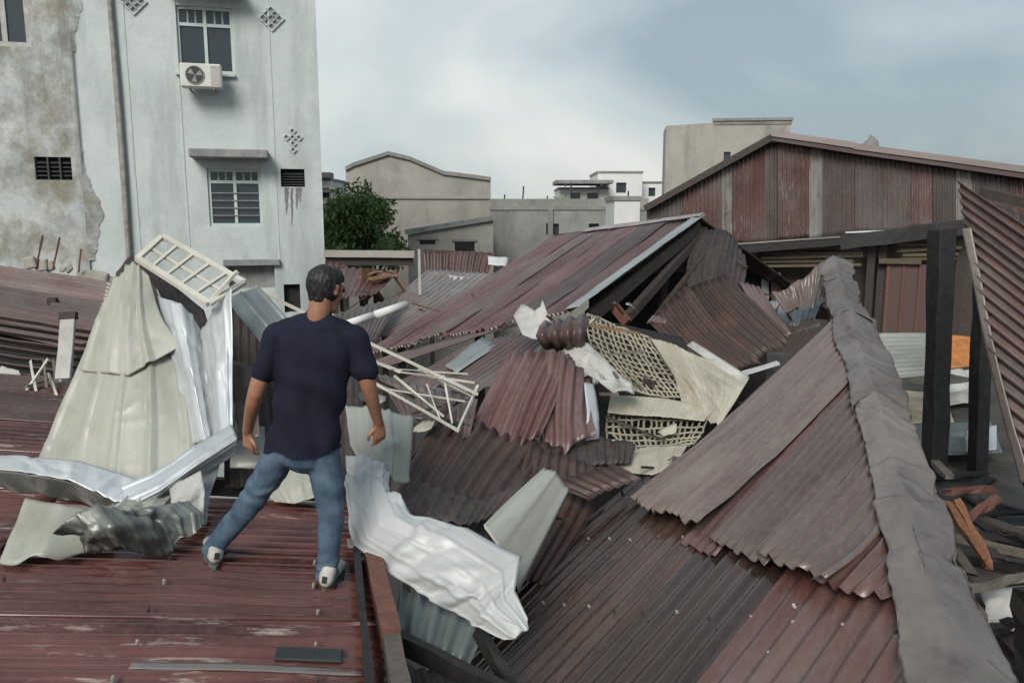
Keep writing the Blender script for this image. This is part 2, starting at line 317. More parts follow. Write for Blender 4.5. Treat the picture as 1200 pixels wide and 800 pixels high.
# ---------------------------------------------------------------- walls with openings
class Facade:
    def __init__(s, corner, deg):
        t = rad(deg); s.O = V3(corner[0], corner[1], 0); s.d = V3(math.cos(t), math.sin(t), 0); s.n = V3(math.sin(t), -math.cos(t), 0); s.pl = Plane(s.O, s.n)
    def az(s, px, py):
        q = s.pl(px, py)-s.O; return q@s.d, q[2]
    def w(s, a, z, n=0): return s.O+s.d*a+V3(0, 0, z)+s.n*n
    def rect(s, x0, y0, x1, y1):
        a0, za = s.az(x0, (y0+y1)/2); a1, zb = s.az(x1, (y0+y1)/2); _, zt = s.az((x0+x1)/2, y0); _, z0 = s.az((x0+x1)/2, y1)
        return a0, a1, z0, zt
    def box(s, name, r, n0, n1, mat, parent, bevel=0):
        a0, a1, z0, z1 = r
        return box(name, s.w(a0, z0, n0), s.d*(a1-a0), s.n*(n1-n0), V3(0, 0, z1-z0), mat, parent, bevel)
    def wall(s, name, a0, a1, z0, z1, holes, th, mat, parent):
        As = sorted({a0, a1, *[h[0] for h in holes], *[h[1] for h in holes]}); Zs = sorted({z0, z1, *[h[2] for h in holes], *[h[3] for h in holes]})
        v, f = [], []
        def quad(*p):
            n = len(v); v.extend(p); f.append((n, n+1, n+2, n+3))
        inh = lambda a, z: any(h[0] < a < h[1] and h[2] < z < h[3] for h in holes)
        for i in range(len(As)-1):
            for j in range(len(Zs)-1):
                if inh((As[i]+As[i+1])/2, (Zs[j]+Zs[j+1])/2): continue
                for n in (0, -th): quad(s.w(As[i], Zs[j], n), s.w(As[i+1], Zs[j], n), s.w(As[i+1], Zs[j+1], n), s.w(As[i], Zs[j+1], n))
        for (p, q, r, t) in holes+[(a0, a1, z0, z1)]:
            for (A, B) in (((p, r), (q, r)), ((q, r), (q, t)), ((q, t), (p, t)), ((p, t), (p, r))):
                quad(s.w(*A), s.w(*B), s.w(*B, -th), s.w(*A, -th))
        return put(name, v, f, mat, parent)
    def window(s, parent, r, cols=2, transom=.2, rec=.06, frame=FRAMEW, pane=GLASS, fw=.06):
        a0, a1, z0, z1 = r; zt = z1-transom
        fr = []
        def bar(A0, A1, Z0, Z1, n0=-rec-.05, n1=-rec+.015): fr.append(boxv(s.w(A0, Z0, n0), s.d*(A1-A0), s.n*(n1-n0), V3(0, 0, Z1-Z0)))
        bar(a0, a0+fw, z0, z1); bar(a1-fw, a1, z0, z1); bar(a0+fw, a1-fw, z0, z0+fw); bar(a0+fw, a1-fw, z1-fw, z1)
        if transom: bar(a0+fw, a1-fw, zt-fw/2, zt+fw/2, n1=-rec+.012)
        cw = (a1-a0-fw)/cols
        for i in range(1, cols): bar(a0+i*cw, a0+i*cw+fw, z0+fw, z1-fw, n1=-rec+.018)
        w_ = put('window', *joinv(fr), frame, parent)
        for i in range(cols):
            A0, A1 = a0+i*cw+fw, a0+(i+1)*cw
            box('pane', s.w(A0, z0+fw, -rec-.03), s.d*(A1-A0), s.n*.01, V3(0, 0, (zt if transom else z1)-z0-fw*1.4), pane, w_)
            if transom:
                bb = []
                for k in range(3): bb.append(boxv(s.w(A0+(k)*(A1-A0)/3+.02, zt+fw/2, -rec-.03), s.d*((A1-A0)/3-.04), s.n*.01, V3(0, 0, z1-zt-fw*1.5)))
                put('transom_pane', *joinv(bb), pane, w_)
                box('transom_panel', s.w(A0, zt+fw/2, -rec-.06), s.d*(A1-A0), s.n*.02, V3(0, 0, z1-zt-fw*1.5), frame, w_)
        return w_

# ---- pale blue grey building on the left
FA = Facade(P(375, 150, 17), 15)
al, _ = FA.az(93, 150)
TOPZ = 14.0
bA = thing('apartment_building', 'tall pale blue grey rendered building with air conditioner and two windows', 'building', FA.w(al/2, 0))
R1 = FA.rect(207, 8, 274, 86); R2 = FA.rect(244, 198, 307, 265); R3 = FA.rect(329, 198, 357, 219); R4 = FA.rect(268, 311, 322, 338); R5 = FA.rect(333, 333, 352, 366)
FA.wall('front_wall', al, 0, 0, TOPZ, [R1, R2, R3, R4, R5], .25, FACADE, bA)
FA.box('back_wall', (al, 0, 0, TOPZ), -6.0, -5.8, FACADE, bA)
FA.box('side_wall', (-.25, 0, 0, TOPZ), -5.8, -.251, FACADE, bA); FA.box('side_wall', (al, al+.25, 0, TOPZ), -5.8, -.251, FACADE, bA)
FA.box('roof', (al, 0, TOPZ, TOPZ+.25), -6, .1, CONC2, bA); FA.box('floor_inside', (al+.26, -.26, 5.2, 5.35), -5.7, -.3, DARK, bA); FA.box('dark_partition', (al+.26, -.26, 0, TOPZ), -1.7, -1.6, DARK, bA)
FA.window(bA, R1, 2, .34); wB = FA.window(bA, R2, 2, .26)
for k in range(1, 5):       # dark horizontal bars over the lower window's panes
    z = R2[2]+.06+k*(R2[3]-R2[2]-.4)/5; FA.box('window_bar', (R2[0]+.07, R2[1]-.07, z, z+.016), -.028, -.016, PIPE, wB)
for k in range(6):
    z = R3[2]+.03+k*(R3[3]-R3[2]-.04)/6; a0, a1 = R3[0]+.02, R3[1]-.02
    v, f = boxv(FA.w(a0, z, -.14), FA.d*(a1-a0), FA.n*.1-V3(0, 0, .05), V3(0, 0, .012)); put('louvre_slat', v, f, BLACKM, bA)
FA.box('vent_back', R3, -.22, -.2, DARK, bA); FA.box('inner_shutter', R4, -.2, -.18, LEDGE, bA); FA.box('door', R5, -.2, -.17, DARK, bA)
rl = FA.rect(225, 177, 315, 187); FA.box('window_canopy', rl, 0.002, .55, LEDGE, bA, .02)
rl = FA.rect(196, -14, 285, -4); FA.box('window_canopy', rl, 0.002, .5, LEDGE, bA, .02)
rl = FA.rect(206, 86, 276, 90); FA.box('window_sill', rl, 0.002, .08, FACADE, bA, .01)
rl = FA.rect(262, 304, 328, 311); FA.box('opening_lintel', rl, 0.002, .12, LEDGE, bA, .01)
for px0, px1 in ((150, 153), (211, 212.5), (318, 320)):        # pilaster joints in the render
    r_ = FA.rect(px0, -60, px1, 305); FA.box('render_joint', r_, .002, .012, FACADE, bA)
# vent block crosses cast in the wall
def ventcross(cx, cy, cell, pat):
    a, z = FA.az(cx, cy); lst = []
    for (i, j) in pat:
        c = FA.w(a+i*cell, z+j*cell, .003); s_ = cell*.62
        v = [c+FA.d*s_, c+V3(0, 0, s_), c-FA.d*s_, c-V3(0, 0, s_)]; vi = [q+FA.n*.035 for q in v]; ci = [c+(q-c)*.55 for q in v]; cii = [c+(q-c)*.6+FA.n*.035 for q in v]
        vv = v+vi+cii+ci
        ff = []
        for k in range(4):
            l = (k+1) % 4; ff += [(k, l, 4+l, 4+k), (4+k, 4+l, 8+l, 8+k), (8+k, 8+l, 12+l, 12+k)]
        lst.append((vv, ff))
        put('vent_hole', ci, [(0, 1, 2, 3)], CONC2, bA)
    put('vent_block', *joinv(lst), FACADE, bA)
dia = [(0, 0), (1, 0), (-1, 0), (0, 1), (0, -1), (.5, .5), (-.5, .5), (.5, -.5), (-.5, -.5)]
ventcross(318, 22, .16, dia); ventcross(156, 2, .16, dia)
ventcross(343, 161, .125, [(0, 0), (1, 0), (-1, 0), (0, 1), (0, -1), (0, -2)])
rs = random.Random(2)
for (x, y0, y1, wd) in ((336, 220, 252, 5), (342, 220, 266, 3.2), (348, 220, 246, 4), (352, 220, 238, 3)):     # old dirt runs under the louvre
    L, R = [], []
    for k in range(12):
        t = k/11; y = y0+(y1-y0)*t; w_ = wd*(1-t)**.6*(.8+.4*rs.random())/2+.15; xc = x+rs.uniform(-.5, .5)
        L.append(FA.w(*FA.az(xc-w_, y), .003)); R.append(FA.w(*FA.az(xc+w_, y), .003))
    put('dirt_run', L+R, [(k, k+1, 13+k, 12+k) for k in range(11)], LEDGE, bA)
# drain pipe down the wall
a, _ = FA.az(141, 150); pp = [FA.w(a-.02*math.sin(i*1.3), TOPZ-.2-i*1.6, .07) for i in range(9)]
tag(put('drain_pipe', *tubev(pp, .05, 8), PIPE, smooth=True), 'long grey drain pipe running down the pale blue grey building', 'pipe')
a, _ = FA.az(131, 50); pp = [FA.w(a, TOPZ-.2-i*1.6, .04) for i in range(7)]
tag(put('electric_conduit', *tubev(pp, .022, 6), PIPE, smooth=True), 'thin conduit running beside the drain pipe on the building', 'conduit')
# air conditioner
ra = FA.rect(215, 80, 262, 107); ac = thing('air_conditioner', 'cream outdoor air conditioner under the upper window', 'air conditioner', FA.w((ra[0]+ra[1])/2, ra[2], .3))
FA.box('casing', ra, .22, .52, ACW, ac, .02)
cA, cZ = ra[0]+(ra[1]-ra[0])*.36, (ra[2]+ra[3])/2; rr = (ra[3]-ra[2])*.40
v, f = [], []
for k in range(20):
    t = 2*math.pi*k/20
    for r_, n_ in ((rr, .523), (rr, .535), (rr*.9, .535), (rr*.9, .523)): v.append(FA.w(cA+r_*math.cos(t), cZ+r_*math.sin(t), n_))
for k in range(20):
    l = (k+1) % 20
    for m in range(3): f.append((k*4+m, l*4+m, l*4+m+1, k*4+m+1))
put('fan_ring', v, f, PIPE, ac)
v = [FA.w(cA, cZ, .523)]+[FA.w(cA+rr*.9*math.cos(2*math.pi*k/20), cZ+rr*.9*math.sin(2*math.pi*k/20), .523) for k in range(20)]
put('fan_opening', v, [(0, 1+k, 1+(k+1) % 20) for k in range(20)], BLACKM, ac)
for q in (.3, .5, .7):
    put('guard_ring', *tubev([FA.w(cA+rr*q*math.cos(2*math.pi*k/16), cZ+rr*q*math.sin(2*math.pi*k/16), .529) for k in range(17)], .006, 4), ACW, ac)
v = []; f = []
for k in range(3):
    t = k*2.09; n0 = len(v)
    v += [FA.w(cA, cZ, .524), FA.w(cA+rr*.8*math.cos(t), cZ+rr*.8*math.sin(t), .525), FA.w(cA+rr*.8*math.cos(t+.8), cZ+rr*.8*math.sin(t+.8), .5255)]; f.append((n0, n0+1, n0+2))
put('fan_blade', v, f, PIPE, ac)
FA.box('grey_panel', (ra[0]+(ra[1]-ra[0])*.74, ra[1]-.03, ra[2]+.04, ra[3]-.04), .521, .526, PAPER, ac)
for q in (.2, .8):
    a = ra[0]+(ra[1]-ra[0])*q; beam('bracket', FA.w(a, ra[2]-.02, 0), FA.w(a, ra[2]-.02, .5), .03, .03, PIPE, ac)

# ---- old stained building at the far left
FB = Facade(FA.w(al-.003, 0, .05), 15)
bB = thing('old_building', 'old building with blotchy stained render and small louvred vent', 'building', FB.w(-3, 0))
Q1 = FB.rect(-30, -30, 33, 54); Q2 = FB.rect(41, 184, 84, 211)
FB.wall('front_wall', -9, 0, 0, TOPZ-.4, [Q1, Q2], .25, OLDWALL, bB)
FB.box('back_wall', (-9, 0, 0, TOPZ-.4), -6, -5.8, OLDWALL, bB); FB.box('side_wall', (-.25, -.003, 0, TOPZ-.4), -5.8, -.251, OLDWALL, bB); FB.box('side_wall', (-9, -8.75, 0, TOPZ-.4), -5.8, -.251, OLDWALL, bB)
FB.box('roof', (-9, -.003, TOPZ-.4, TOPZ-.2), -6, .1, CONC2, bB); FB.box('dark_partition', (-8.7, -.26, 0, TOPZ-.5), -1.7, -1.6, DARK, bB)
FB.window(bB, Q1, 2, 0, frame=PAPER, fw=.09); FB.box('vent_back', Q2, -.2, -.18, DARK, bB)
for k in range(5):
    z = Q2[2]+.03+k*(Q2[3]-Q2[2]-.03)/5; v, f = boxv(FB.w(Q2[0], z, -.12), FB.d*(Q2[1]-Q2[0]), FB.n*.08-V3(0, 0, .04), V3(0, 0, .014)); put('louvre_slat', v, f, BLACKM, bB)
for q in (.33, .66):
    a = Q2[0]+(Q2[1]-Q2[0])*q; FB.box('louvre_post', (a, a+.03, Q2[2], Q2[3]), -.03, 0, BLACKM, bB)
# peeling render edge: irregular thin plaster skin overlapping the blue wall
v = []; f = []; N = 110
for i in range(N+1):
    y = -40+i*(345/N); base = 90+ (22*np.clip((y-70)/160, 0, 1)) ; x = base+9*vnoise(V3(y*.02, 1, 2))+2.2*vnoise(V3(y*.09, 5, 2))+1.2*vnoise(V3(y*.3, 5, 7))
    a, z = FA.az(x, y); a0, z0 = FA.az(91, y); v += [FA.w(al-.02, z, .058), FA.w(max(a, al+.01), z, .014), FA.w(max(a, al+.01)+.02, z, .002)]
for i in range(N):
    for k in range(2): f.append((i*3+k, i*3+3+k, i*3+4+k, i*3+1+k))
put('peeling_render', v, f, OLDWALL, bB)

# ---- far buildings
def blockhouse(name, label, pxs, Y, ztop, mat, deg=0, depth=8, windows=(), roofh=.25, group=None, roofmat=CONC2):
    Fh = Facade(P(pxs[1], 240, Y), deg); a0, _ = Fh.az(pxs[0], 240); _, zt = Fh.az((pxs[0]+pxs[1])/2, ztop)
    t = thing(name, label, 'building', Fh.w(a0/2, 0)); hs = [Fh.rect(*q) for q in windows]
    Fh.wall('front_wall', a0, 0, 0, zt, hs, .25, mat, t)
    Fh.box('back_wall', (a0, 0, 0, zt), -depth, -depth+.2, mat, t); Fh.box('side_wall', (a0, a0+.2, 0, zt), -depth+.2, -.251, mat, t); Fh.box('side_wall', (-.2, 0, 0, zt), -depth+.2, -.251, mat, t)
    Fh.box('roof', (a0-.05, .05, zt, zt+roofh*.6), -depth-.05, .05, roofmat, t)
    for h in hs: Fh.box('window_pane', h, -.2, -.18, GLASS, t)
    return Fh, t, a0, zt
# gabled concrete building: irregular parapet line
FG = Facade(P(575, 240, 36), 8); ag, _ = FG.az(408, 240)
tG = thing('concrete_house', 'weathered concrete house with a low uneven gable wall beyond the tree', 'building', FG.w(ag/2, 0))
prof = [(405, 200), (415, 195), (455, 182), (480, 188), (520, 205), (545, 208), (575, 212)]
pts = [FG.az(x, y) for x, y in prof]
v = []; f = []
for n_ in (0, -.25):
    for a, z in pts: v += [FG.w(a, 0, n_), FG.w(a, z, n_)]
K = len(pts)*2
for i in range(len(pts)-1): f += [(2*i, 2*i+2, 2*i+3, 2*i+1), (K+2*i+1, K+2*i+3, K+2*i+2, K+2*i), (2*i+1, 2*i+3, K+2*i+3, K+2*i+1)]
f += [(0, 1, K+1, K), (len(pts)*2-2, K+len(pts)*2-2, K+len(pts)*2-1, len(pts)*2-1)]
put('front_wall', v, f, CONC, tG)
for i in range(len(pts)-1):
    (a, z), (b_, y) = pts[i], pts[i+1]
    put('coping', *boxv(FG.w(a, z+.005, .12), FG.w(b_, y, 0)-FG.w(a, z, 0), FG.n*-.5, V3(0, 0, .16)), CONC2, tG)
    put('roof_slope', *boxv(FG.w(a, z-.3, -.5), FG.w(b_, y, 0)-FG.w(a, z, 0), FG.n*-9, V3(0, 0, .15)), CONC2, tG)
FG.box('side_wall', (pts[0][0], pts[0][0]+.25, 0, pts[0][1]-.4), -9.5, -.251, CONC, tG); FG.box('side_wall', (-.25, 0, 0, pts[-1][1]-.4), -9.5, -.251, CONC, tG)
rr_ = FG.rect(415, 230, 575, 233); FG.box('string_course', (ag, 0, rr_[2], rr_[3]), .003, .08, CONC, tG)
# lower annex with sloped dark parapet
FH = Facade(P(578, 280, 30), 6); a0, _ = FH.az(478, 280); z0 = FH.az(478, 275)[1]; z1 = FH.az(578, 258)[1]
tH = thing('concrete_annex', 'low concrete annex with sloping dark parapet and small opening', 'building', FH.w(a0/2, 0))
v = [FH.w(a0, 0), FH.w(0, 0), FH.w(0, z1), FH.w(a0, z0)]; v += [q-FH.n*.3 for q in v]; put('front_wall', v, BF, CONC, tH)
v, f = boxv(FH.w(a0-.1, z0+.004, .15), FH.w(.1, z1, 0)-FH.w(a0-.1, z0, 0), FH.n*-.6, V3(0, 0, .18)); put('parapet', v, f, LEDGE, tH)
v, f = boxv(FH.w(a0, z0-.2, -.5), FH.w(0, z1, 0)-FH.w(a0, z0, 0), FH.n*-4, V3(0, 0, .15)); put('roof', v, f, CONC2, tH)
FH.box('side_wall', (a0, a0+.2, 0, z0-.2), -4.5, -.301, CONC, tH); FH.box('side_wall', (-.2, 0, 0, z1-.2), -4.5, -.301, CONC, tH)
for q in ((533, 283, 556, 294), (492, 281, 510, 286)): 
    r_ = FH.rect(*q); FH.box('opening', r_, .002, .02, DARK, tH); FH.box('opening_lintel', (r_[0]-.1, r_[1]+.1, r_[3], r_[3]+.08), .002, .06, LEDGE, tH)
# long concrete wall building
FL, tL, a0, zt = blockhouse('concrete_row_house', 'long low grey concrete house behind the central roof ridge', (574, 760), 33, 246, CONC2, -3, 6, [(640, 262, 655, 275), (690, 262, 702, 275)])
FL.box('pilaster', FL.rect(642, 245, 648, 300), .003, .15, CONC2, tL); FL.box('parapet', (a0, 0, zt+.155, zt+.45), -.2, .0, CONC2, tL)
for px in (590, 612, 640, 668, 700, 735): 
    a, _ = FL.az(px, 240); beam('roof_rod', FL.w(a, zt+.1, -.1), FL.w(a+.05, zt+.8+.3*math.sin(px), -.1), .05, .05, BLACKM, tL)
# concrete tower
FT, tT, a0, zt = blockhouse('concrete_tower', 'bare stained concrete block rising behind the maroon shed', (834, 922), 46, 146, CONC, -6, 5, [(848, 178, 856, 190)], .3)
FT.box('parapet', (a0-.1, .1, zt+.2, zt+.35), -.3, .12, CONC2, tT)
s0 = FT.w(a0, 0, 0); e0 = P(778, 240, 48); e0[2] = 0; zz = P(780, 166, 48)[2]
put('side_wing', *boxv(e0+V3(0, 0, 0), s0-e0, V3(.5, 3.5, 0), V3(0, 0, zz+.9)), CONC, tT)
# white far buildings
FW1, tW, a0, zt = blockhouse('white_house', 'bright white boxy house far behind the central roof', (700, 752), 60, 203, WHITEW, 0, 6, [(722, 214, 734, 226)])
FW2, tW2, a0, zt = blockhouse('white_low_house', 'low white house with dark flat canopy in the distance', (655, 712), 58, 222, WHITEW, 0, 6, [(668, 226, 680, 236), (688, 226, 700, 236)])
FW2.box('canopy', (FW2.az(650, 215)[0], FW2.az(716, 215)[0], FW2.az(680, 216)[1], FW2.az(680, 212)[1]), -3, 1.5, LEDGE, tW2)
for px in (662, 704): a, _ = FW2.az(px, 215); beam('canopy_post', FW2.w(a, zt+.2, .5), FW2.w(a, FW2.az(680, 216)[1], .5), .15, .15, WHITEW, tW2)
blockhouse('white_tank_house', 'narrow white rendered block right behind the roof ridge', (720, 750), 28, 235, WHITEW, 0, 2.5)
blockhouse('white_far_house', 'small white house beside the concrete tower', (750, 782), 62, 215, WHITEW, 0, 5, [(760, 220, 768, 230)])
blockhouse('hazy_far_house', 'pale far house between the gabled house and white canopy house', (600, 662), 90, 236, WHITEW, 0, 6, [(612, 238, 620, 243), (636, 238, 646, 243)])
F5, t5, a0, zt = blockhouse('tiered_house', 'distant house with dark awnings peeking out behind the blue grey building', (350, 388), 44, 212, WHITEW, 0, 6, [(378, 220, 386, 232)])
for y0, y1 in ((203, 209), (222, 226)): F5.box('awning', (F5.az(350, y0)[0], F5.az(391, y0)[0], F5.az(380, y1)[1], F5.az(380, y0)[1]), .003, .9, BLACKM, t5)

# ---------------------------------------------------------------- tree
def leafmat():
    b = MB('tree_leaf'); c = b.mix(b.ramp(b.noise('Object', 1.2, 4), .35, .65), (.075, .13, .03), (.16, .235, .07)); m = b.out(c, .6); return m
LEAF = leafmat(); BARK = wood('tree_bark', (.05, .04, .03), (.11, .09, .07))
def tree(label, base, H, rx, rz, n, seed, group=None):
    t = thing('leafy_tree', label, 'tree', base); rs = random.Random(seed); np_ = np.random.RandomState(seed)
    base = np.asarray(base, float); top = base+V3(0, 0, H); lst = [tubev([base, base+V3(.05, .02, H*.35), base+V3(-.05, .05, H*.7)], [.16, .12, .06], 8)]
    cl = []
    for i in range(16):
        a = rs.uniform(0, 6.28); r_ = rx*rs.uniform(.25, .85); z = H-rz*2*rs.uniform(.05, .85); c = base+V3(r_*math.cos(a), r_*math.sin(a), z)
        lst.append(tubev([base+V3(0, 0, H*rs.uniform(.35, .65)), (c+base+V3(0, 0, z*.8))/2, c], [.05, .035, .012], 5)); cl.append((c, rs.uniform(.35, .62)*rx))
    cl.append((base+V3(0, 0, H-rz*.6), rx*.6))
    put('trunk', *joinv(lst), BARK, t, smooth=True)
    v = []; f = []
    for k in range(n):
        c, r_ = cl[rs.randrange(len(cl))]; d = unit(np_.normal(size=3)); q = c+d*r_*(rs.random()**.45)*V3(1, 1, .8); s_ = rs.uniform(.06, .13)
        a = unit(np_.normal(size=3)+V3(0, 0, -.3)); b_ = unit(np.cross(a, np_.normal(size=3))); i = len(v)
        v += [q, q+a*s_+b_*s_*.4, q+a*s_*2, q+a*s_-b_*s_*.4]; f.append((i, i+1, i+2, i+3))
    put('crown', v, f, LEAF, t); return t
b_ = P(425, 300, 24); b_[2] = 0
tree('dense green tree growing beside the blue grey building', b_, P(425, 224, 24)[2], 1.35, 1.35, 9000, 4)
b_ = P(400, 300, 26); b_[2] = 0
tree('smaller dark tree half behind the blue grey building', b_, P(400, 238, 26)[2], 1.0, 1.2, 5000, 9)
b_ = P(650, 230, 50); b_[2] = 0
tree('far low tree behind the grey concrete row house', b_, P(650, 236, 50)[2], 1.2, 1.0, 2500, 12)
# ---------------------------------------------------------------- roofs
# --- left roof the person stands on: ribs run across, falling gently to the right
yaw, slp = rad(13), rad(8)
LE = V3(-math.sin(yaw), math.cos(yaw), 0); LR = V3(math.cos(yaw)*math.cos(slp), math.sin(yaw)*math.cos(slp), -math.sin(slp)); LN = unit(np.cross(LR, LE))
LO = P(382, 694, 3.85); LPL = Plane(LO, LN)
def LH(px, py, h): return Plane(LO+LN*h, LN)(px, py)      # seen at (px,py), h above the roof plane
def lr(r, e, n=0): return LO+LR*r+LE*e+LN*n
tLR = thing('red_metal_roof', 'wet dark red corrugated roof that the person stands on', 'roof', V3(lr(-2, 0)[0], lr(-2, 0)[1], 2.2))
k = 0
for ci, (r0, r1) in enumerate(((-1.75, .30), (-3.6, -1.6), (-5.4, -3.45))):
    e0 = -2.6
    for ri in range(8 if ci == 0 else 9):
        e = e0+ri*.76; tilt = .012*ci
        if ci == 0 and e+.8 > 1.95: break
        jr = random.uniform(-.02, .03)
        A, B, C, D = lr(r0+jr, e, .004+tilt), lr(r0+jr, e+.855, .002+tilt), lr(r1+jr, e+.855, .010+tilt), lr(r1+jr, e, .012+tilt)
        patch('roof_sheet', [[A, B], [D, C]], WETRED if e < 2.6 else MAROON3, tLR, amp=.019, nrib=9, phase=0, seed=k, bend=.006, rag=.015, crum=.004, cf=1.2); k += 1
# rafters, fascia and wall under it
for e in (-2.3, -.9, .5, 1.8): beam('rafter', lr(-5.3, e, -.09), lr(.2, e, -.09), .06, .12, WOODD, tLR, up=LN)
beam('purlin', lr(.12, -2.6, -.03), lr(.12, 1.9, -.03), .05, .04, WOODD, tLR, up=LN)
for r_ in (-.15, -5.2):
    a = lr(r_, -2.4, -.2); b_ = lr(r_, 1.8, -.2); zt = min(a[2], b_[2])
    put('support_wall', *boxv(V3(a[0], a[1], 0), V3(b_[0]-a[0], b_[1]-a[1], 0), -V3(math.cos(yaw), math.sin(yaw), 0)*.12, V3(0, 0, zt)), CONC2, tLR)
for r_ in (-.05, -.8, -1.5, -2.3, -3.1):          # rows of roofing nails
    for i in range(14):
        e = -2.55+i*.285+random.uniform(-.015, .015)
        if e > 1.75: break
        put('roofing_nail', *limb_cap(lr(r_+random.uniform(-.02, .02), e, .03), LN, .0085, 6), PIPE if random.random() < .6 else WOODD, tLR)
# things lying on it
pA, pB = LPL(150, 789, .022), LPL(424, 797, .022); dd = pB-pA; ss = unit(np.cross(LN, dd))
tag(patch('metal_strip', [[pA, pA+ss*.05], [pA+dd*.5+LN*.006, pA+dd*.5+ss*.05+LN*.006], [pB, pB+ss*.045]], PALE, prof='flat', crum=.004, cf=6, res=.04, solid=.004), 'long pale worn metal strip lying along a rib of the red roof', 'strip')
pA, pB = LPL(322, 774, .026), LPL(400, 777, .026); dd = pB-pA; ss = unit(np.cross(LN, dd))
tag(box('flat_plate', pA-ss*.045, dd, ss*.1, LN*.012, BLACKM, bevel=.003), 'small dark rectangular plate lying flat on the red roof', 'plate')
for i, (x, y, l) in enumerate(((10, 775, 60),)): pass
# beams at the roof's open right edge
bE = thing('edge_beam', 'worn red brown boxed timber along the open edge of the red roof', 'beam', P(445, 745, 3.4)-V3(0, 0, .1))
beam('board', P(434, 642, 4.25)+V3(0, 0, 0), P(459, 748, 3.28), .085, .10, WOODR, bE, seg=8, wob=.003, seed=2)
beam('end_piece', P(459, 750, 3.27)-V3(0, 0, .015), P(474, 830, 2.7), .075, .09, WOODG, bE, seg=4, wob=.004, seed=3, split=.01)
tag(beam('dark_batten', P(418, 648, 4.15), P(434, 812, 2.85), .035, .08, BLACKW, seg=5, wob=.004, seed=5), 'thin charred batten between the red roof and the boxed timber', 'batten')
tag(beam('steel_bar', P(408, 636, 4.28), P(446, 634, 4.22), .02, .05, PIPE, seg=2), 'short grey metal bar across the head of the boxed timber', 'bar')
tag(beam('charred_rafter', P(462, 748, 3.55), P(640, 835, 3.2), .05, .09, BLACKW, seg=4, wob=.006, seed=7), 'charred rafter crossing the dark gap between the two roofs', 'rafter')
tag(beam('charred_strut', P(560, 738, 3.75), P(612, 830, 3.45), .05, .07, BLACKW, seg=4, wob=.006, seed=8), 'charred strut leaning below the crumpled white sheet', 'strut')
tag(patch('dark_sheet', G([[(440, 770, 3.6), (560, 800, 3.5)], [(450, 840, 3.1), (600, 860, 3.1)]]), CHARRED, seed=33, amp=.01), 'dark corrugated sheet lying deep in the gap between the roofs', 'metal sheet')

# --- hip roof at the right
HN, HF = P(1125, 800, 2.4), P(980, 310, 9.3); HE = unit(HF-HN); sl_ = rad(30)
hh = unit(V3(-HE[1], HE[0], 0)); ww = hh*math.cos(sl_)-V3(0, 0, math.sin(sl_)); ww = unit(ww-HE*(ww@HE)); HNm = np.cross(ww, HE); HNm = HNm if HNm[2] > 0 else -HNm
HP = Plane(HN, HNm)
RW = unit(HP(828, 642)-HP(985, 470)); RG = unit(np.cross(HNm, RW)); RG = RG if RG[0] > 0 else -RG       # rib direction, across direction
H0 = HP(985, 470)
def gw(p): q = p-H0; return q@RG, q@RW
def hp(g, w_, off=0): return H0+RG*g+RW*w_+HNm*off
hipg = (gw(HN), gw(HF))
def hipw(g):
    (g0, w0), (g1, w1) = hipg; return w0+(w1-w0)*(g-g0)/(g1-g0)
tHR = thing('hip_roof', 'brown corrugated hip roof with loosened overlapping sheets and dusty cap', 'roof', V3(*(hp(0, 1.2)[:2]), 2.0))
gL = gw(HP(600, 800))[0]; gL2 = gw(HP(745, 562))[0]; gR = gw(HP(1090, 780))[0]
SW = .73; g = min(gL, gL2)-.05; k = 60
wb = gw(HP(560, 830))[1]
# lower course
gs = [g+i*SW for i in range(8)]
for i, g0 in enumerate(gs):
    g1 = g0+SW*7/6; mat = REDROOF if g0 > gw(HP(905, 775))[0]-.42 else BROWNWET
    t0, t1 = hipw(g0)+.02, hipw(g1)+.02
    lo = wb+.5
    if t0 > lo-.3: break
    ts = max(gw(HP(1000, 560))[1]*0+t0, gw(HP(745, 560))[1] if i == 0 else t0)
    A, B, C, D = hp(g0, ts, .0), hp(g1, max(t1, ts) if i == 0 else t1, -.004), hp(g1, lo, .004), hp(g0, lo, .008)
    patch('roof_sheet', [[A, B], [D, C]], mat, tHR, seed=k, amp=.0125, nrib=7, phase=0, bend=.012, rag=.012, crum=.006, cf=1.5); k += 1
# loosened upper course, lifted at its lower end
def upper(x0, y0, x1, y1, l0, l1, mat, off0, off1, seed, gtop=0.0, **kw):
    """lower edge from pixel (x0,y0) to (x1,y1) on the slope; tops run up to the hip"""
    a0, w0 = gw(HP(x0, y0)); a1, w1 = gw(HP(x1, y1))
    def colm(g_, wlo, lo): 
        t = hipw(g_)+gtop; return [hp(g_, t+(wlo-t)*q, off0+(off1-off0)*q*q+lo*q**3) for q in (0, .35, .7, 1)]
    c0, c1 = colm(a0, w0, l0), colm(a1, w1, l1); cm = [(p+q)/2 for p, q in zip(c0, c1)]
    return patch('roof_sheet', [[c0[i], cm[i], c1[i]] for i in range(4)], mat, tHR, seed=seed, amp=.0135, pitch=.12, bend=.012, rag=.035, crum=.012, cf=1.8, **kw)
upper(746, 606, 832, 636, .05, .06, GREYROOF, .05, .09, 81)
upper(835, 640, 905, 672, .0, .02, GREYROOF, .035, .055, 82)
upper(895, 668, 985, 706, .03, .05, GREYROOF, .04, .075, 83)
upper(955, 695, 1050, 716, .02, .02, REDROOF, .02, .045, 84, gtop=.12)
tag_ = upper(800, 640, 842, 655, 0, 0, MAROON, .018, .03, 85)
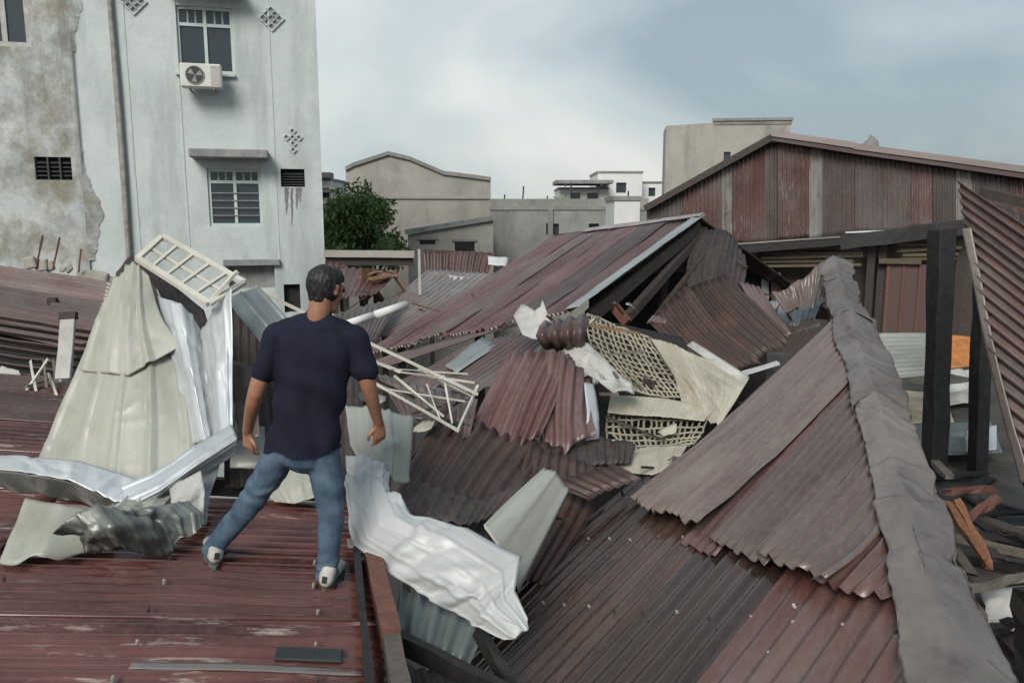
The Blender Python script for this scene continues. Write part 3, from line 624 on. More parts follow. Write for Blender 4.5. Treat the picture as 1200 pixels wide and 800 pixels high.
for w_ in (.9, 1.55, 2.2):
    for i in range(16):
        g_ = gs[0]+.06+i*.24
        if hipw(g_)+.2 > w_: continue
        put('roofing_nail', *limb_cap(hp(g_, w_+random.uniform(-.02, .02), .022), HNm, .0085, 6), PIPE if random.random() < .6 else WOODD, tHR)
# cap folded over the hip: crumpled strips, each with its own edges
sd = unit(np.cross(HE, V3(0, 0, 1)))      # to the right of the hip
def cap(t0, t1, wl, wr, seed, off):
    L_ = np.linalg.norm(HF-HN); rows = []
    for q in np.linspace(t0, t1, 7):
        c = HN+(HF-HN)*q+HNm*off; jl = wl*(1+.22*vnoise(V3(q*9, seed, 1))); jr = wr*(1+.18*vnoise(V3(q*8, seed, 5)))
        left = c+unit(-RG*0+np.cross(HNm, HE)*(1 if np.cross(HNm, HE)[0] < 0 else -1))*jl+HNm*.028
        right = c+sd*jr*1.02-V3(0, 0, 1)*jr*.3
        cc_ = c+V3(0, 0, .036+.01*vnoise(V3(q*14, seed, 9))); rows.append([left-HNm*.012, left, left*.45+cc_*.55+V3(0, 0, .002), cc_, right*.5+cc_*.5+V3(0, 0, .008*vnoise(V3(q*20, seed, 3))), right, right-V3(0, 0, .02)])
    return patch('ridge_cap', rows, CAP, tHR, prof='flat', crum=.03, cf=5.5, rag=.09, ragtop=.06, seed=seed, res=.010, nv=130, solid=.002, lu=True)
cap(-.06, .36, .135, .18, 91, .045); cap(.345, .66, .14, .19, 92, .057); cap(.645, .86, .135, .19, 93, .065); cap(.845, 1.0, .125, .18, 94, .075)
for x, y in ((932, 712), (903, 768)):
    c = HP(x, y, .014); put('roofing_nail', *limb_cap(c, HNm, .008), PAPER, tHR)
beam('hip_rafter', HN-V3(0, 0, .1)-HE*.4, HF-V3(0, 0, .12), .07, .14, WOODD, tHR)
for g_ in gs[:6]:
    beam('rafter', hp(g_+.3, hipw(g_+.3)+.1, -.1), hp(g_+.3, wb+.4, -.1), .05, .1, WOODD, tHR, up=HNm)
for q in (.05, .55, .95):
    c = HN+(HF-HN)*q-V3(0, 0, .12); beam('post', V3(c[0], c[1], 0), c, .12, .12, BLACKW, tHR)
c = hp(gs[0]+.1, wb-.3, -.1); beam('post', V3(c[0], c[1], 0), c, .12, .12, BLACKW, tHR)
# torn scrap at the tip of the hip cap
tag(patch('torn_sheet', G([[(905, 345, 9.6), (985, 302, 9.5)], [(925, 372, 9.3), (965, 350, 9.3)]]), GREYROOF, crum=.05, cf=5, rag=.1, ragtop=.08, seed=101, res=.04), 'torn grey metal scrap curling at the tip of the hip cap', 'metal scrap')
tag(patch('torn_sheet', G([[(900, 352, 10.2), (968, 340, 9.9)], [(905, 378, 9.8), (955, 372, 9.7)]]), ZINCD, crum=.03, cf=5, rag=.08, seed=102, res=.04), 'dull grey flattened scrap sheet beneath the torn hip tip', 'metal scrap')

# --- central maroon roof with broken gable
tCR = thing('central_roof', 'large faded maroon corrugated roof with torn open gable end', 'roof', V3(1.0, 12, 2.4))
ca, cb, cc, cd_ = P(820, 256, 11.2), P(650, 276, 17.0), P(425, 418, 11.5), P(668, 368, 8.6)
def CQ(u, v, off=0):                # u along ridge (near gable -> far), v down the slope
    p = (ca*(1-u)+cb*u)*(1-v)+(cd_*(1-u)+cc*u)*v
    return p+V3(-.3, -.35, .9)*off
k = 120
NU = 7
for i in range(NU):
    u0, u1 = i/NU, (i+1+1/9)/NU
    vm = .97+random.uniform(-.03, .03); o = .012*((i*5) % 3)/2
    patch('roof_sheet', [[CQ(u0, 0, o), CQ(u1, 0, o-.004)], [CQ(u0, .55, o), CQ(u1, .55, o-.004)], [CQ(u0, vm, o+.02), CQ(u1, vm, o+.012)]], (MAROON, MAROON2, MAROON)[i % 3], tCR, seed=k, amp=.02, bend=.02, rag=.06, nrib=10, phase=0, crum=.012, cf=.9); k += 1
# far slope falling behind, and near right slope torn
patch('roof_sheet', [[CQ(0, 0, .02), CQ(1, 0, .02)], [CQ(0, 0)+V3(2.6, 1.2, -1.6), CQ(1, 0)+V3(2.6, 1.2, -1.6)]], MAROON3, tCR, seed=150, pitch=.1, amp=.01)
# pale barge strip on the gable edge
patch('barge_strip', [[CQ(-.025, -.01, .05), CQ(.02, -.01, .06)], [CQ(-.025, .5, .05), CQ(.02, .5, .06)], [CQ(-.03, .99, .06), CQ(.025, .99, .06)]], ZINCD, tCR, prof='flat', crum=.012, cf=3, seed=151, res=.05)
patch('ridge_strip', [[CQ(-.02, -.012, .07), CQ(.35, -.012, .06), CQ(.7, -.012, .06)], [CQ(-.02, .03, .06), CQ(.35, .03, .05), CQ(.7, .03, .05)]][::1], PINKROOF, tCR, prof='flat', crum=.01, cf=3, seed=152, res=.1)
# gable timbers
ap = ca-V3(0, 0, .12)
beam('rafter', P(818, 266, 11.15), P(690, 372, 8.9), .09, .15, WOODD, tCR); beam('rafter', P(826, 270, 11.3), P(735, 372, 9.4), .08, .11, WOODD, tCR); beam('rafter', P(838, 284, 11.0), P(770, 372, 10.0), .07, .09, WOODD, tCR)
beam('rafter', P(820, 272, 11.4), P(872, 318, 10.6), .08, .14, WOODD, tCR)
beam('tie_beam', P(708, 345, 9.4), P(735, 378, 9.2), .08, .1, WOODR, tCR); beam('purlin', P(816, 272, 11.2), P(850, 272, 11.3), .07, .06, WOODO, tCR)
beam('king_post', P(782, 300, 10.8), P(775, 375, 10.8), .08, .08, WOODD, tCR)
for px, py, Y in ((690, 380, 9.4), (560, 330, 14), (775, 360, 11.3), (470, 395, 12.2)):
    c = P(px, py, Y); beam('post', V3(c[0], c[1], 0), c-V3(0, 0, .1), .12, .12, WOODD, tCR)
c0, c1 = P(690, 395, 12.5), P(900, 395, 12.5); put('back_wall', *boxv(V3(c0[0], c0[1], 0), V3(c1[0]-c0[0], 0, 0), V3(0, .1, 0), V3(0, 0, 5.6)), DARK, tCR)  # dark boards added to paint the darkness inside the open gable
# loose sheets around the gable
tag(patch('fallen_sheet', G([[(822, 268, 11.1), (852, 270, 11.1), (872, 300, 10.9)], [(806, 305, 10.7), (842, 308, 10.6), (874, 322, 10.5)], [(806, 338, 10.3), (838, 342, 10.2), (868, 346, 10.2)]]), CHARRED, seed=160, bend=.03), 'charred sheet sagging below the peak of the central gable', 'metal sheet')
tag(patch('fallen_sheet', G([[(850, 322, 10.0), (825, 330, 9.9), (800, 340, 9.8)], [(890, 360, 9.4), (862, 372, 9.3), (836, 384, 9.2)], [(928, 398, 8.9), (908, 412, 8.8), (886, 424, 8.7)]]), DARKRUST, seed=161, bend=.015, rag=.05, pitch=.095, amp=.016), 'dark maroon sheet slid down from the central gable', 'metal sheet')
tag(patch('fallen_sheet', G([[(806, 334, 9.75), (784, 352, 9.6), (760, 378, 9.4)], [(842, 380, 9.2), (818, 394, 9.1), (796, 408, 9.0)], [(892, 424, 8.65), (872, 432, 8.6), (850, 436, 8.55)]]), DARKRUST, seed=162, bend=.015, rag=.05, pitch=.095, amp=.016), 'long rusty maroon sheet hanging into the lattice rubble', 'metal sheet')
tag(patch('fallen_sheet', G([[(866, 328, 10.3), (892, 336, 10.3)], [(884, 360, 9.8), (915, 372, 9.7)], [(900, 390, 9.3), (930, 392, 9.3)]]), MAROON, seed=163, bend=.02, rag=.03), 'short maroon sheet beside the white post under the shed', 'metal sheet')
# sheets lying loose on the central roof, near side
tag(patch('loose_sheet', G([[(640, 372, 9.0), (545, 395, 9.6)], [(560, 392, 9.4), (480, 412, 9.9)], [(455, 428, 9.3), (420, 428, 9.8)]]), MAROON2, seed=170, bend=.03, rag=.04), 'loosened maroon sheet lifted over a dark slit on the central roof', 'metal sheet', )
tag(patch('grey_strip', G([[(566, 394, 8.2), (583, 405, 8.0)], [(522, 428, 7.5), (535, 436, 7.3)]]), ZINCD, prof='trap', pitch=.15, amp=.01, seed=171, bend=.01), 'short dull grey strip lying across fallen maroon sheets', 'metal strip')
tag(patch('fallen_sheet', G([[(560, 400, 8.3), (660, 385, 8.3)], [(500, 430, 7.6), (600, 430, 7.4)], [(440, 455, 7.2), (560, 460, 6.9)]]), MAROON2, seed=172, bend=.05, rag=.05), 'flattened maroon sheet under the short grey strip', 'metal sheet')

# --- torn maroon sheets in the middle
tag(patch('hanging_sheet', G([[(596, 412, 6.9), (640, 410, 6.85), (672, 418, 6.8)], [(565, 470, 6.5), (612, 468, 6.4), (655, 462, 6.45)], [(536, 530, 6.1), (585, 540, 5.95), (635, 505, 6.15)]]), MAROON, seed=180, amp=.022, pitch=.108, bend=.015, rag=.07, crum=.02, cf=1.6), 'torn maroon corrugated sheet hanging with ragged lower edge beside its twin', 'metal sheet')
tag(patch('hanging_sheet', G([[(640, 408, 6.75), (668, 420, 6.7), (690, 440, 6.75)], [(632, 470, 6.5), (662, 475, 6.4), (692, 480, 6.45)], [(632, 528, 6.2), (662, 530, 6.1), (700, 515, 6.2)]]), MAROON, seed=181, amp=.02, pitch=.108, bend=.012, rag=.06, crum=.02, cf=1.6), 'narrow upright maroon sheet next to the silver edge strip', 'metal sheet')
tag(patch('edge_strip', G([[(684, 448, 6.6), (696, 450, 6.65)], [(688, 485, 6.4), (702, 486, 6.45)], [(686, 516, 6.25), (702, 514, 6.3)]]), ZINC, prof='flat', crum=.012, cf=5, seed=182, res=.03), 'bright silver edge strip beside the narrow maroon sheet', 'metal strip')
tag(patch('rolled_sheet', G([[(632, 376, 7.3), (690, 368, 7.4)], [(628, 392, 6.9), (688, 385, 7.0)], [(636, 412, 7.1), (684, 412, 7.1)]]), MAROON3, seed=183, amp=.02, pitch=.11, bend=.05), 'rolled dark maroon sheet end above the hanging sheets', 'metal sheet')
tag(patch('dark_bent_sheet', G([[(636, 528, 6.2), (700, 512, 6.4), (745, 522, 6.3)], [(645, 555, 5.9), (705, 545, 6.0), (740, 540, 6.1)]]), CHARRED, seed=184, crum=.04, cf=4, res=.04), 'charred bent sheet under the silver edge strip', 'metal sheet')
tag(patch('low_sheet', G([[(520, 470, 6.5), (585, 505, 6.2), (660, 525, 6.1)], [(480, 545, 5.6), (545, 560, 5.4), (620, 585, 5.3)], [(440, 620, 4.9), (500, 640, 4.7), (575, 660, 4.7)]]), DARKRUST, seed=185, bend=.02, rag=.05, pitch=.1, amp=.018, crum=.03, cf=1.5), 'dark wet brown sheet sunk between the two roofs', 'metal sheet')
tag(patch('low_sheet', G([[(620, 520, 5.9), (700, 545, 5.9)], [(600, 580, 5.4), (700, 590, 5.6)], [(560, 680, 4.6), (640, 690, 4.9)]]), DARKRUST, seed=186, bend=.02, rag=.05, crum=.03, cf=1.5), 'blackened sheet beneath the greenish sheet', 'metal sheet')
tag(patch('low_sheet', G([[(640, 566, 5.5), (720, 545, 5.7)], [(690, 586, 5.35), (752, 560, 5.5)]]), DARKRUST, seed=187, bend=.02, rag=.03), 'small brown sheet tucked against the hip roof corner', 'metal sheet')
tag(patch('low_sheet', G([[(440, 440, 7.0), (560, 470, 6.6)], [(470, 490, 6.3), (550, 520, 6.0)]]), MAROON2, seed=188, bend=.05, rag=.05), 'faded maroon sheet under the broken ivory grille', 'metal sheet')

# --- left far maroon roofs
tFR = thing('side_roof', 'faded maroon roof sloping below the old stained building', 'roof', V3(-7, 9.5, 3.4))
q = [P(-220, 284, 11.6), P(135, 332, 10.6), P(112, 412, 8.9), P(-220, 346, 9.9)]
for i in range(3):
    u0, u1 = i/3, (i+1)/3+.02; L_ = lambda a, b, t: a*(1-t)+b*t
    A, B = L_(q[0], q[3], u0), L_(q[0], q[3], u1); C, D = L_(q[1], q[2], u1), L_(q[1], q[2], u0)
    patch('roof_sheet', [[A, B], [(A+D)/2+V3(0, 0, .02), (B+C)/2+V3(0, 0, .02)], [D, C]], MAROON2, tFR, seed=200+i, amp=.024, pitch=.12, bend=.02)
for y, a in ((335, -60), (335, 60), (395, 60), (365, -30)):
    c = P(a, y, 10); beam('post', V3(c[0], c[1], 0), V3(c[0], c[1], c[2]-.15), .1, .1, WOODD, tFR)
tLV = thing('louvred_roof', 'collapsed roof section of separate dark slats below the faded maroon roof', 'roof', V3(-6, 8, 3))
for i in range(8):
    t = i/7; a = P(-180, 344, 9.6)*(1-t)+P(-180, 414, 8.3)*t; b_ = P(112, 392, 8.8)*(1-t)+P(82, 450, 7.7)*t
    patch('roof_slat', [[a, a+V3(0, -.07, .055)], [b_, b_+V3(0, -.07, .06)]], MAROON2, tLV, prof='flat', crum=.01, cf=2, seed=220+i, res=.06, solid=.012)
put('gap_shade', [P(-190, 342, 9.9)-V3(0, 0, .18), P(115, 392, 9.1)-V3(0, 0, .18), P(85, 452, 7.9)-V3(0, 0, .22), P(-190, 424, 8.3)-V3(0, 0, .22)], [(0, 1, 2, 3)], DARK, tLV, solid=.02)  # dark sheet added as painted shade in the gaps between slats
for px in (-30, 60):
    c = P(px, 425, 8.4); beam('post', V3(c[0], c[1], 0), V3(c[0], c[1], c[2]-.2), .1, .1, WOODD, tLV)
tag(patch('eave_gutter', G([[(-40, 430, 7.9), (-40, 450, 7.7)], [(60, 445, 7.7), (60, 462, 7.5)], [(110, 455, 7.6), (105, 470, 7.4)]]), ZINCD, prof='flat', crum=.03, cf=3, seed=230, res=.05), 'bent grey gutter strip along the foot of the slatted roof', 'gutter')
tag(patch('pale_scrap', G([[(-10, 426, 7.75), (22, 434, 7.65)], [(-10, 446, 7.6), (24, 446, 7.6)]]), PAPER, prof='flat', crum=.05, cf=6, seed=231, res=.03), 'small crumpled pale scrap resting on the bent grey gutter', 'scrap')
bd = thing('upright_board', 'pale grey board standing upright against the cream sheet', 'board', P(76, 445, 6.6))
beam('panel', P(80, 374, 6.7), P(74, 444, 6.5), .125, .035, PAPER, bd, up=(0, 1, 0), bevel=.004); beam('end_cap', P(80.3, 366, 6.72), P(80, 374, 6.7), .14, .05, WOODD, bd, up=(0, 1, 0))
rs = random.Random(5)
for i in range(7):
    a = P(60+rs.uniform(-25, 10), 425+rs.uniform(-8, 20), 7.2); b_ = P(45+rs.uniform(-15, 30), 448+rs.uniform(-3, 14), 6.9)
    tag(beam('splinter', a, b_, .02, .02, WOODG if i % 2 else IVORY, seed=i, split=.03), 'thin splintered stick in the small heap beside the upright board', 'stick', 'sticks beside the upright board')
for i, (x0, y0, x1, y1) in enumerate(((42, 310, 50, 276), (62, 312, 70, 278), (92, 315, 95, 292))):
    tag(beam('reinforcing_rod', P(x0, y0+4, 11.3), P(x1, y1, 11.3), .022, .022, WOODR, seed=i), 'thin rusty rod sticking up behind the faded maroon side roof', 'rod', 'rods behind the side roof')
rs = random.Random(8)
for i in range(9):
    c = P(40+i*11, 309+i*2.2+rs.uniform(-4, 2), 11.4); s_ = rs.uniform(.05, .10)
    v, f = boxv(c-V3(s_, s_*.6, s_*1.2), V3(2*s_, .1*rs.uniform(-1, 1), .08*rs.uniform(-1, 1)), V3(0, s_, 0), V3(rs.uniform(-.05, .05), 0, 1.7*s_)); tag(put('masonry_chunk', v, f, CONC, bevel=.02), 'small weathered masonry chunk along the top of the side roof', 'rubble', 'masonry chunks on the side roof')
# ---------------------------------------------------------------- maroon shed behind, right
sr = P(1300, 245, 15.8); slf = P(758, 245, 19.0)
FS = Facade(sr, math.degrees(math.atan2(sr[1]-slf[1], sr[0]-slf[0])))
tS = thing('maroon_shed', 'large maroon shed clad in patched vertical corrugated sheets', 'shed', FS.w(-5, 0))
topl = [(758, 247), (905, 165), (1000, 180), (1200, 209), (1300, 223)]; botl = [(758, 300), (860, 287), (1135, 263), (1300, 250)]
def lin(pl, x):
    for (x0, y0), (x1, y1) in zip(pl, pl[1:]):
        if x <= x1: return y0+(y1-y0)*(x-x0)/(x1-x0)
xs = [758, 800, 844, 858, 896, 911, 948, 964, 1000, 1035, 1066, 1093, 1118, 1140, 1180, 1230, 1300]
ms = [SHEDG, SHEDM, PALE, SHEDM, SHEDG, SHEDM, PALE, SHEDG, SHEDG, SHEDG, SHEDM, SHEDG, PALE, SHEDG, SHEDM, SHEDG]
def onS(x, y, n=0):
    a, z = FS.az(x, y); return FS.w(a, z, n)
for i, m in enumerate(ms):
    x0, x1 = xs[i], xs[i+1]+(2 if i < len(ms)-1 else 0); o = .004+.012*(i % 2)
    patch('wall_sheet', [[onS(x0, lin(topl, x0), o), onS(min(x1, 1300), lin(topl, min(x1, 1300)), o)], [onS(x0, lin(botl, x0)+random.uniform(-1, 4), o), onS(min(x1, 1300), lin(botl, min(x1, 1300))+random.uniform(-1, 4), o)]], m, tS, pitch=.1, amp=.012, seed=300+i, bend=.015, rag=.03)
# verge boards and roof slopes
for i in range(len(topl)-1):
    a, b_ = onS(*topl[i], .12), onS(*topl[i+1], .12); beam('verge_board', a+V3(0, 0, .05), b_+V3(0, 0, .05), .35, .14, WOODD if i == 0 else MAROON3, tS)
    dn = unit(np.cross(FS.n, V3(0, 0, 1)))
    bk = -FS.n*10
    patch('roof_sheet', [[a+V3(0, 0, .13), b_+V3(0, 0, .13)], [a+bk+V3(0, 0, .13), b_+bk+V3(0, 0, .13)]], MAROON3 if i == 0 else PINKROOF, tS, seed=340+i, prof='sine', pitch=.2, amp=.015, nv=12)
for i in (1, 2, 3): beam('verge_flashing', onS(*topl[i], .3)+V3(0, 0, .13), onS(*topl[i+1], .3)+V3(0, 0, .15), .06, .12, PINKROOF, tS)
# cowl on the roof
c = onS(1020, 180, -1.0); v = []; f = []; prf = [(.0, .22), (.2, .24), (.36, .21), (.46, .12), (.5, .02)]
for h_, r_ in prf:
    for k in range(14): v.append(c+V3(r_*math.cos(2*math.pi*k/14), r_*math.sin(2*math.pi*k/14)*.8, h_-.1+.08*math.cos(2*math.pi*k/14)))
for i in range(len(prf)-1):
    for k in range(14): f.append((i*14+k, i*14+(k+1) % 14, i*14+14+(k+1) % 14, i*14+14+k))
f.append(tuple((len(prf)-1)*14+k for k in range(14)))
tag(put('roof_cowl', v, f, CONC2, smooth=True), 'rounded grey cowl standing on the maroon shed roof', 'vent')
# beams, posts, back wall of the open lower storey
beam('eave_beam', onS(862, 291, .25), onS(1140, 268, .25), .2, .22, BLACKW, tS); beam('eave_flashing', onS(862, 285.5, .3), onS(1000, 276, .3), .15, .03, PALE, tS); beam('eave_flashing', onS(990, 272, .33), onS(1040, 270, .33), .1, .03, WHITE, tS)
FS.box('dark_back_wall', (FS.az(770, 300)[0], FS.az(1300, 300)[0], 2.5, FS.az(1000, 275)[1]), -.75, -.65, WOODD, tS)
FS.box('side_wall', (FS.az(758, 300)[0], FS.az(758, 300)[0]+.15, 0, FS.az(758, 260)[1]), -9, -.1, CONC2, tS); FS.box('side_wall', (-.15, 0, 0, FS.az(1300, 230)[1]), -9, -.1, CONC2, tS); FS.box('rear_wall', (FS.az(758, 300)[0], 0, 0, FS.az(758, 260)[1]), -9.2, -9.05, CONC2, tS)
rs = random.Random(21)
for (xa, xb, ya, yb, n) in ((886, 1012, 281, 312, 6), (1048, 1130, 276, 304, 5)):
    for i in range(n):
        y = ya+(yb-ya)*i/n; x0 = xa+rs.uniform(0, 12); x1 = xb-rs.uniform(0, 14)
        beam('board', onS(x0, y+6+rs.uniform(-1, 1), .05-rs.uniform(0, .1)), onS(x1, y+4+rs.uniform(-1.5, 1.5), .05-rs.uniform(0, .1)), .06, .06, WOODY if rs.random() < .75 else WOODD, tS, seed=i, split=.05)
r_ = FS.rect(1036, 310, 1096, 396); FS.box('door_panel', r_, -.14, -.06, SHEDM, tS)
for q in (0.02, .32, .64, .95):
    a = r_[0]+(r_[1]-r_[0])*q; FS.box('door_rail', (a, a+.05, r_[2], r_[3]), -.06, -.02, WOODR if q else WOODG, tS)
FS.box('door_lintel', (FS.az(1030, 300)[0], FS.az(1080, 300)[0], FS.az(1050, 309)[1], FS.az(1050, 303)[1]), -.1, .06, WOODY, tS)
for x in (880, 1015, 1028, 1120): 
    a, _ = FS.az(x, 330); FS.box('post', (a, a+.16, 0, FS.az(x, 288)[1]), -.3, -.15, WOODD, tS)

# ---------------------------------------------------------------- burnt floor at the right
FZ = 3.55
tag(box('floor_slab', V3(3.6, 4.6, FZ-.25), V3(8.4, 0, 0), V3(0, 12.5, 0), V3(0, 0, .25), SLAB), 'dusty upper floor slab strewn with burnt debris', None, kind='structure')
def onF(px, py, h=0):
    d = ray(px, py); return CAM+d*((FZ+h-CAM[2])/d[2])
for x, y0, y1, Yp, wd, lb in ((1098, 268, 560, 8.7, .2, 'tall charred black post holding the shed eave'), (1148, 300, 560, 8.5, .16, 'second charred post behind the leaning rust streaked sheet')):
    b_ = onF(x-3, y1); t_ = P(x+6, y0, b_[1]); tag(beam('charred_post', b_, t_, wd, wd, BLACKW, seg=8, wob=.012, seed=x, bevel=.01), lb, 'post')
tag(beam('charred_beam', P(985, 284, 9.2), P(1160, 262, 8.6), .14, .16, BLACKW, seg=6, wob=.01, seed=44), 'charred beam resting on the tall black posts', 'beam')
tag(patch('leaning_sheet', G([[(1126, 212, 7.6), (1139, 300, 7.3), (1162, 420, 6.9), (1198, 568, 6.5)], [(1300, 330, 6.2), (1310, 440, 6.0), (1340, 560, 5.8), (1380, 720, 5.5)]]), SLANT, seed=360, pitch=.13, amp=.022, bend=.05), 'big rust streaked sheet leaning over the charred posts', 'metal sheet')
tag(patch('edge_flashing', G([[(1127, 268, 7.35), (1138, 266, 7.3)], [(1140, 330, 7.15), (1151, 330, 7.1)], [(1160, 430, 6.85), (1171, 430, 6.8)], [(1195, 566, 6.4), (1206, 562, 6.35)]]), CAP, prof='flat', crum=.02, cf=4, seed=361, res=.03), 'crumpled grey flashing along the edge of the leaning sheet', 'flashing')
tag(beam('roof_batten', P(1150, 225, 8.5), P(1260, 252, 7.8), .1, .1, WOODD, seed=3), 'dark batten behind the upper edge of the leaning sheet', 'batten')
tag(patch('crumpled_sheet', G([[(1140, 232, 9.0), (1230, 262, 8.6)], [(1150, 262, 8.8), (1230, 300, 8.4)]]), CHARRED, seed=362, crum=.06, cf=3, res=.05), 'charred crumpled sheet above the roof batten', 'metal sheet')
# debris
def lay(name, rows, mat, label, cat, **k):
    if k.get('crum'): k.setdefault('lu', True); k.setdefault('lv', True)
    return tag(patch(name, rows, mat, **k), label, cat)
lay('corrugated_panel', G([[(1022, 392, 11.6), (1026, 418, 10.9), (1034, 446, 10.2)], [(1090, 390, 11.3), (1092, 414, 10.6), (1098, 440, 10.0)]]), GREEN, 'pale green corrugated panel lying beyond the hip cap', 'panel', seed=370, pitch=.14, amp=.025, bend=.02)
lay('tarp', G([[(1106, 392, 11.6), (1152, 396, 11.4)], [(1106, 412, 11.1), (1150, 412, 11)], [(1104, 432, 10.8), (1150, 428, 10.8)]]), ORANGE, 'orange tarp heaped behind the charred posts', 'tarp', prof='flat', crum=.05, cf=3, seed=371, res=.04)
lay('white_sheet', [[onF(1046, 446, .5), onF(1090, 434, .75)], [onF(1100, 452, .35), onF(1158, 446, .4)]], WHITE, 'long white board propped behind the charred posts', 'board', prof='flat', crum=.03, cf=3, seed=372, res=.05)
lay('paper_heap', [[onF(1108, 436, .35), onF(1152, 438, .35)], [onF(1108, 474, .12), onF(1156, 470, .12)]], PAPER, 'crumpled white and grey sheets heaped between the charred posts', 'debris', prof='flat', crum=.11, cf=4, seed=373, res=.04)
lay('cream_board', [[onF(1046, 456, .12), onF(1106, 462, .12)], [onF(1052, 502, .06), onF(1120, 500, .06)]], PLASTER, 'cream board lying flat beyond the hip cap', 'board', prof='flat', crum=.03, cf=2, seed=374, res=.06, solid=.015)
lay('glass_sheet', [[onF(1066, 496, .15), onF(1160, 492, .25)], [onF(1072, 536, .1), onF(1175, 530, .18)]], TEAL, 'dull teal sheet lying at the foot of the charred posts', 'panel', prof='flat', crum=.04, cf=2.5, seed=375, res=.05)
lay('grey_board', [[onF(1130, 502, .35), onF(1168, 498, .4)], [onF(1132, 528, .3), onF(1168, 526, .32)]], ZINC, 'pale blue grey plate leaning on the second charred post', 'plate', prof='flat', crum=.04, cf=3, seed=376, res=.05)
rs = random.Random(31)
for i in range(44):
    x, y = rs.uniform(1085, 1290), rs.uniform(545, 790); h_ = rs.uniform(.03, .3); c = onF(x, y, h_); a = rs.uniform(0, math.pi); L_ = rs.uniform(.5, 1.4); t = V3(math.cos(a), math.sin(a), rs.uniform(-.25, .25))*L_/2
    if (c-t)[0] < 3.65 or (c+t)[0] < 3.65: c = c+V3(.5, 0, 0)
    tag(beam('charred_plank', c-t, c+t, rs.uniform(.06, .14), rs.uniform(.025, .05), (BLACKW, WOODD, WOODG)[i % 3], seed=i, wob=.006, split=.04), 'charred broken plank in the burnt heap below the leaning sheet', 'plank', 'charred planks in the burnt heap')
for i, (x0, y0, x1, y1, h0, h1, lb) in enumerate(((1108, 586, 1152, 652, .75, .55, 'thick splintered orange timber pointing down the burnt heap'), (1120, 584, 1158, 660, .7, .5, 'orange timber lying close beside the thick splintered one'), (1105, 576, 1162, 572, .6, .62, 'brown timber lying across the head of the orange timbers'), (1128, 610, 1172, 582, .5, .62, 'short reddish timber crossing the brown timber'), (1135, 690, 1230, 672, .5, .5, 'long grey plank below the orange timbers'))):
    a, b_ = onF(x0, y0, h0), onF(x1, y1, h1); tag(beam('broken_timber', a, b_, .055, .045, WOODO if i < 2 else (WOODR if i < 4 else WOODG), seed=50+i, wob=.012, split=.06, seg=6), lb, 'timber')
lay('white_chunk', [[onF(1150, 690, .35), onF(1215, 684, .4)], [onF(1158, 742, .2), onF(1220, 735, .2)]], PAPER, 'broken white board at the foot of the burnt heap', 'board', prof='flat', crum=.07, cf=4, seed=377, res=.03, solid=.02)
tag(beam('dark_stump', onF(1205, 800, .2), P(1202, 690, onF(1205, 800, .2)[1]+.1), .1, .1, BLACKW, seg=5, wob=.015, seed=60), 'charred upright stump at the edge of the burnt heap', 'stump')
pw = P(896, 318, 12.5); tag(beam('white_post', P(896, 350, 12.5), pw, .11, .08, WHITEW, up=(0, 1, 0)), 'short white post under the left end of the shed', 'post')
tag(beam('maroon_plank', P(910, 362, 12.3), P(909, 320, 12.3), .14, .04, MAROON, up=(0, 1, 0)), 'short maroon plank standing beside the white post', 'plank')
for i, (x0, y0, x1, y1, m, lb) in enumerate(((918, 392, 960, 380, WHITE, 'white strip lying under the torn hip tip'), (905, 372, 962, 366, WOODD, 'dark batten under the torn hip tip'), (862, 440, 912, 425, WHITE, 'white lath at the foot of the slid maroon sheet'))):
    tag(beam('lath', P(x0, y0, 10.0 if i < 2 else 8.4), P(x1, y1, 9.8 if i < 2 else 8.4), .09, .03, m, seed=i), lb, 'lath')

# ---------------------------------------------------------------- small roofs in the middle distance
def shed(label, rows, mat, seed, legs, name='shed_roof', **k):
    g = np.array(G(rows)); c = g.mean((0, 1)); t = thing(name, label, 'roof', V3(c[0], c[1], 1.5)); patch('roof_sheet', g, mat, t, seed=seed, **k)
    for q in legs: p = P(*q); beam('post', V3(p[0], p[1], 0), p-V3(0, 0, .08), .1, .1, WOODD, t)
    return t
t = shed('small maroon lean-to roof beside the tree', [[(400, 312, 16), (468, 318, 16)], [(392, 350, 14.5), (440, 345, 14.5)]], MAROON, 400, [(405, 330, 15.5), (440, 330, 15.5)], pitch=.12, amp=.018)
beam('top_beam', P(380, 297, 16.5), P(486, 298, 16.5), .12, .14, CONC, t); beam('wall_plate', P(382, 304, 16.6), P(484, 305, 16.6), .1, .22, WOODD, t)
shed('dark maroon shed wall standing behind the lean-to', [[(496, 292, 19), (580, 296, 19)], [(498, 322, 18.7), (572, 322, 18.7)]], MAROON3, 401, [(505, 310, 19.1), (565, 310, 19.1)], name='maroon_screen', pitch=.15, amp=.02)
shed('dusty grey maroon roof between lean-to and central roof', [[(500, 318, 17.5), (585, 322, 17)], [(455, 350, 15), (545, 352, 14.5)], [(395, 392, 13), (470, 392, 12.8)]], GREYROOF, 402, [(480, 340, 16), (450, 370, 14)], pitch=.12, amp=.015, bend=.04)
shed('low grey roof below the lean-to', [[(380, 372, 12.5), (470, 345, 14)], [(380, 420, 11), (440, 400, 12)]], GREYROOF, 403, [(400, 390, 12)], pitch=.12, amp=.014, bend=.04)
shed('faded roof below the louvred windows behind the person', [[(385, 300, 17), (410, 305, 17)], [(385, 330, 15), (400, 335, 15)]], MAROON2, 404, [(392, 312, 16.5)], pitch=.12, amp=.014)
rs = random.Random(41)
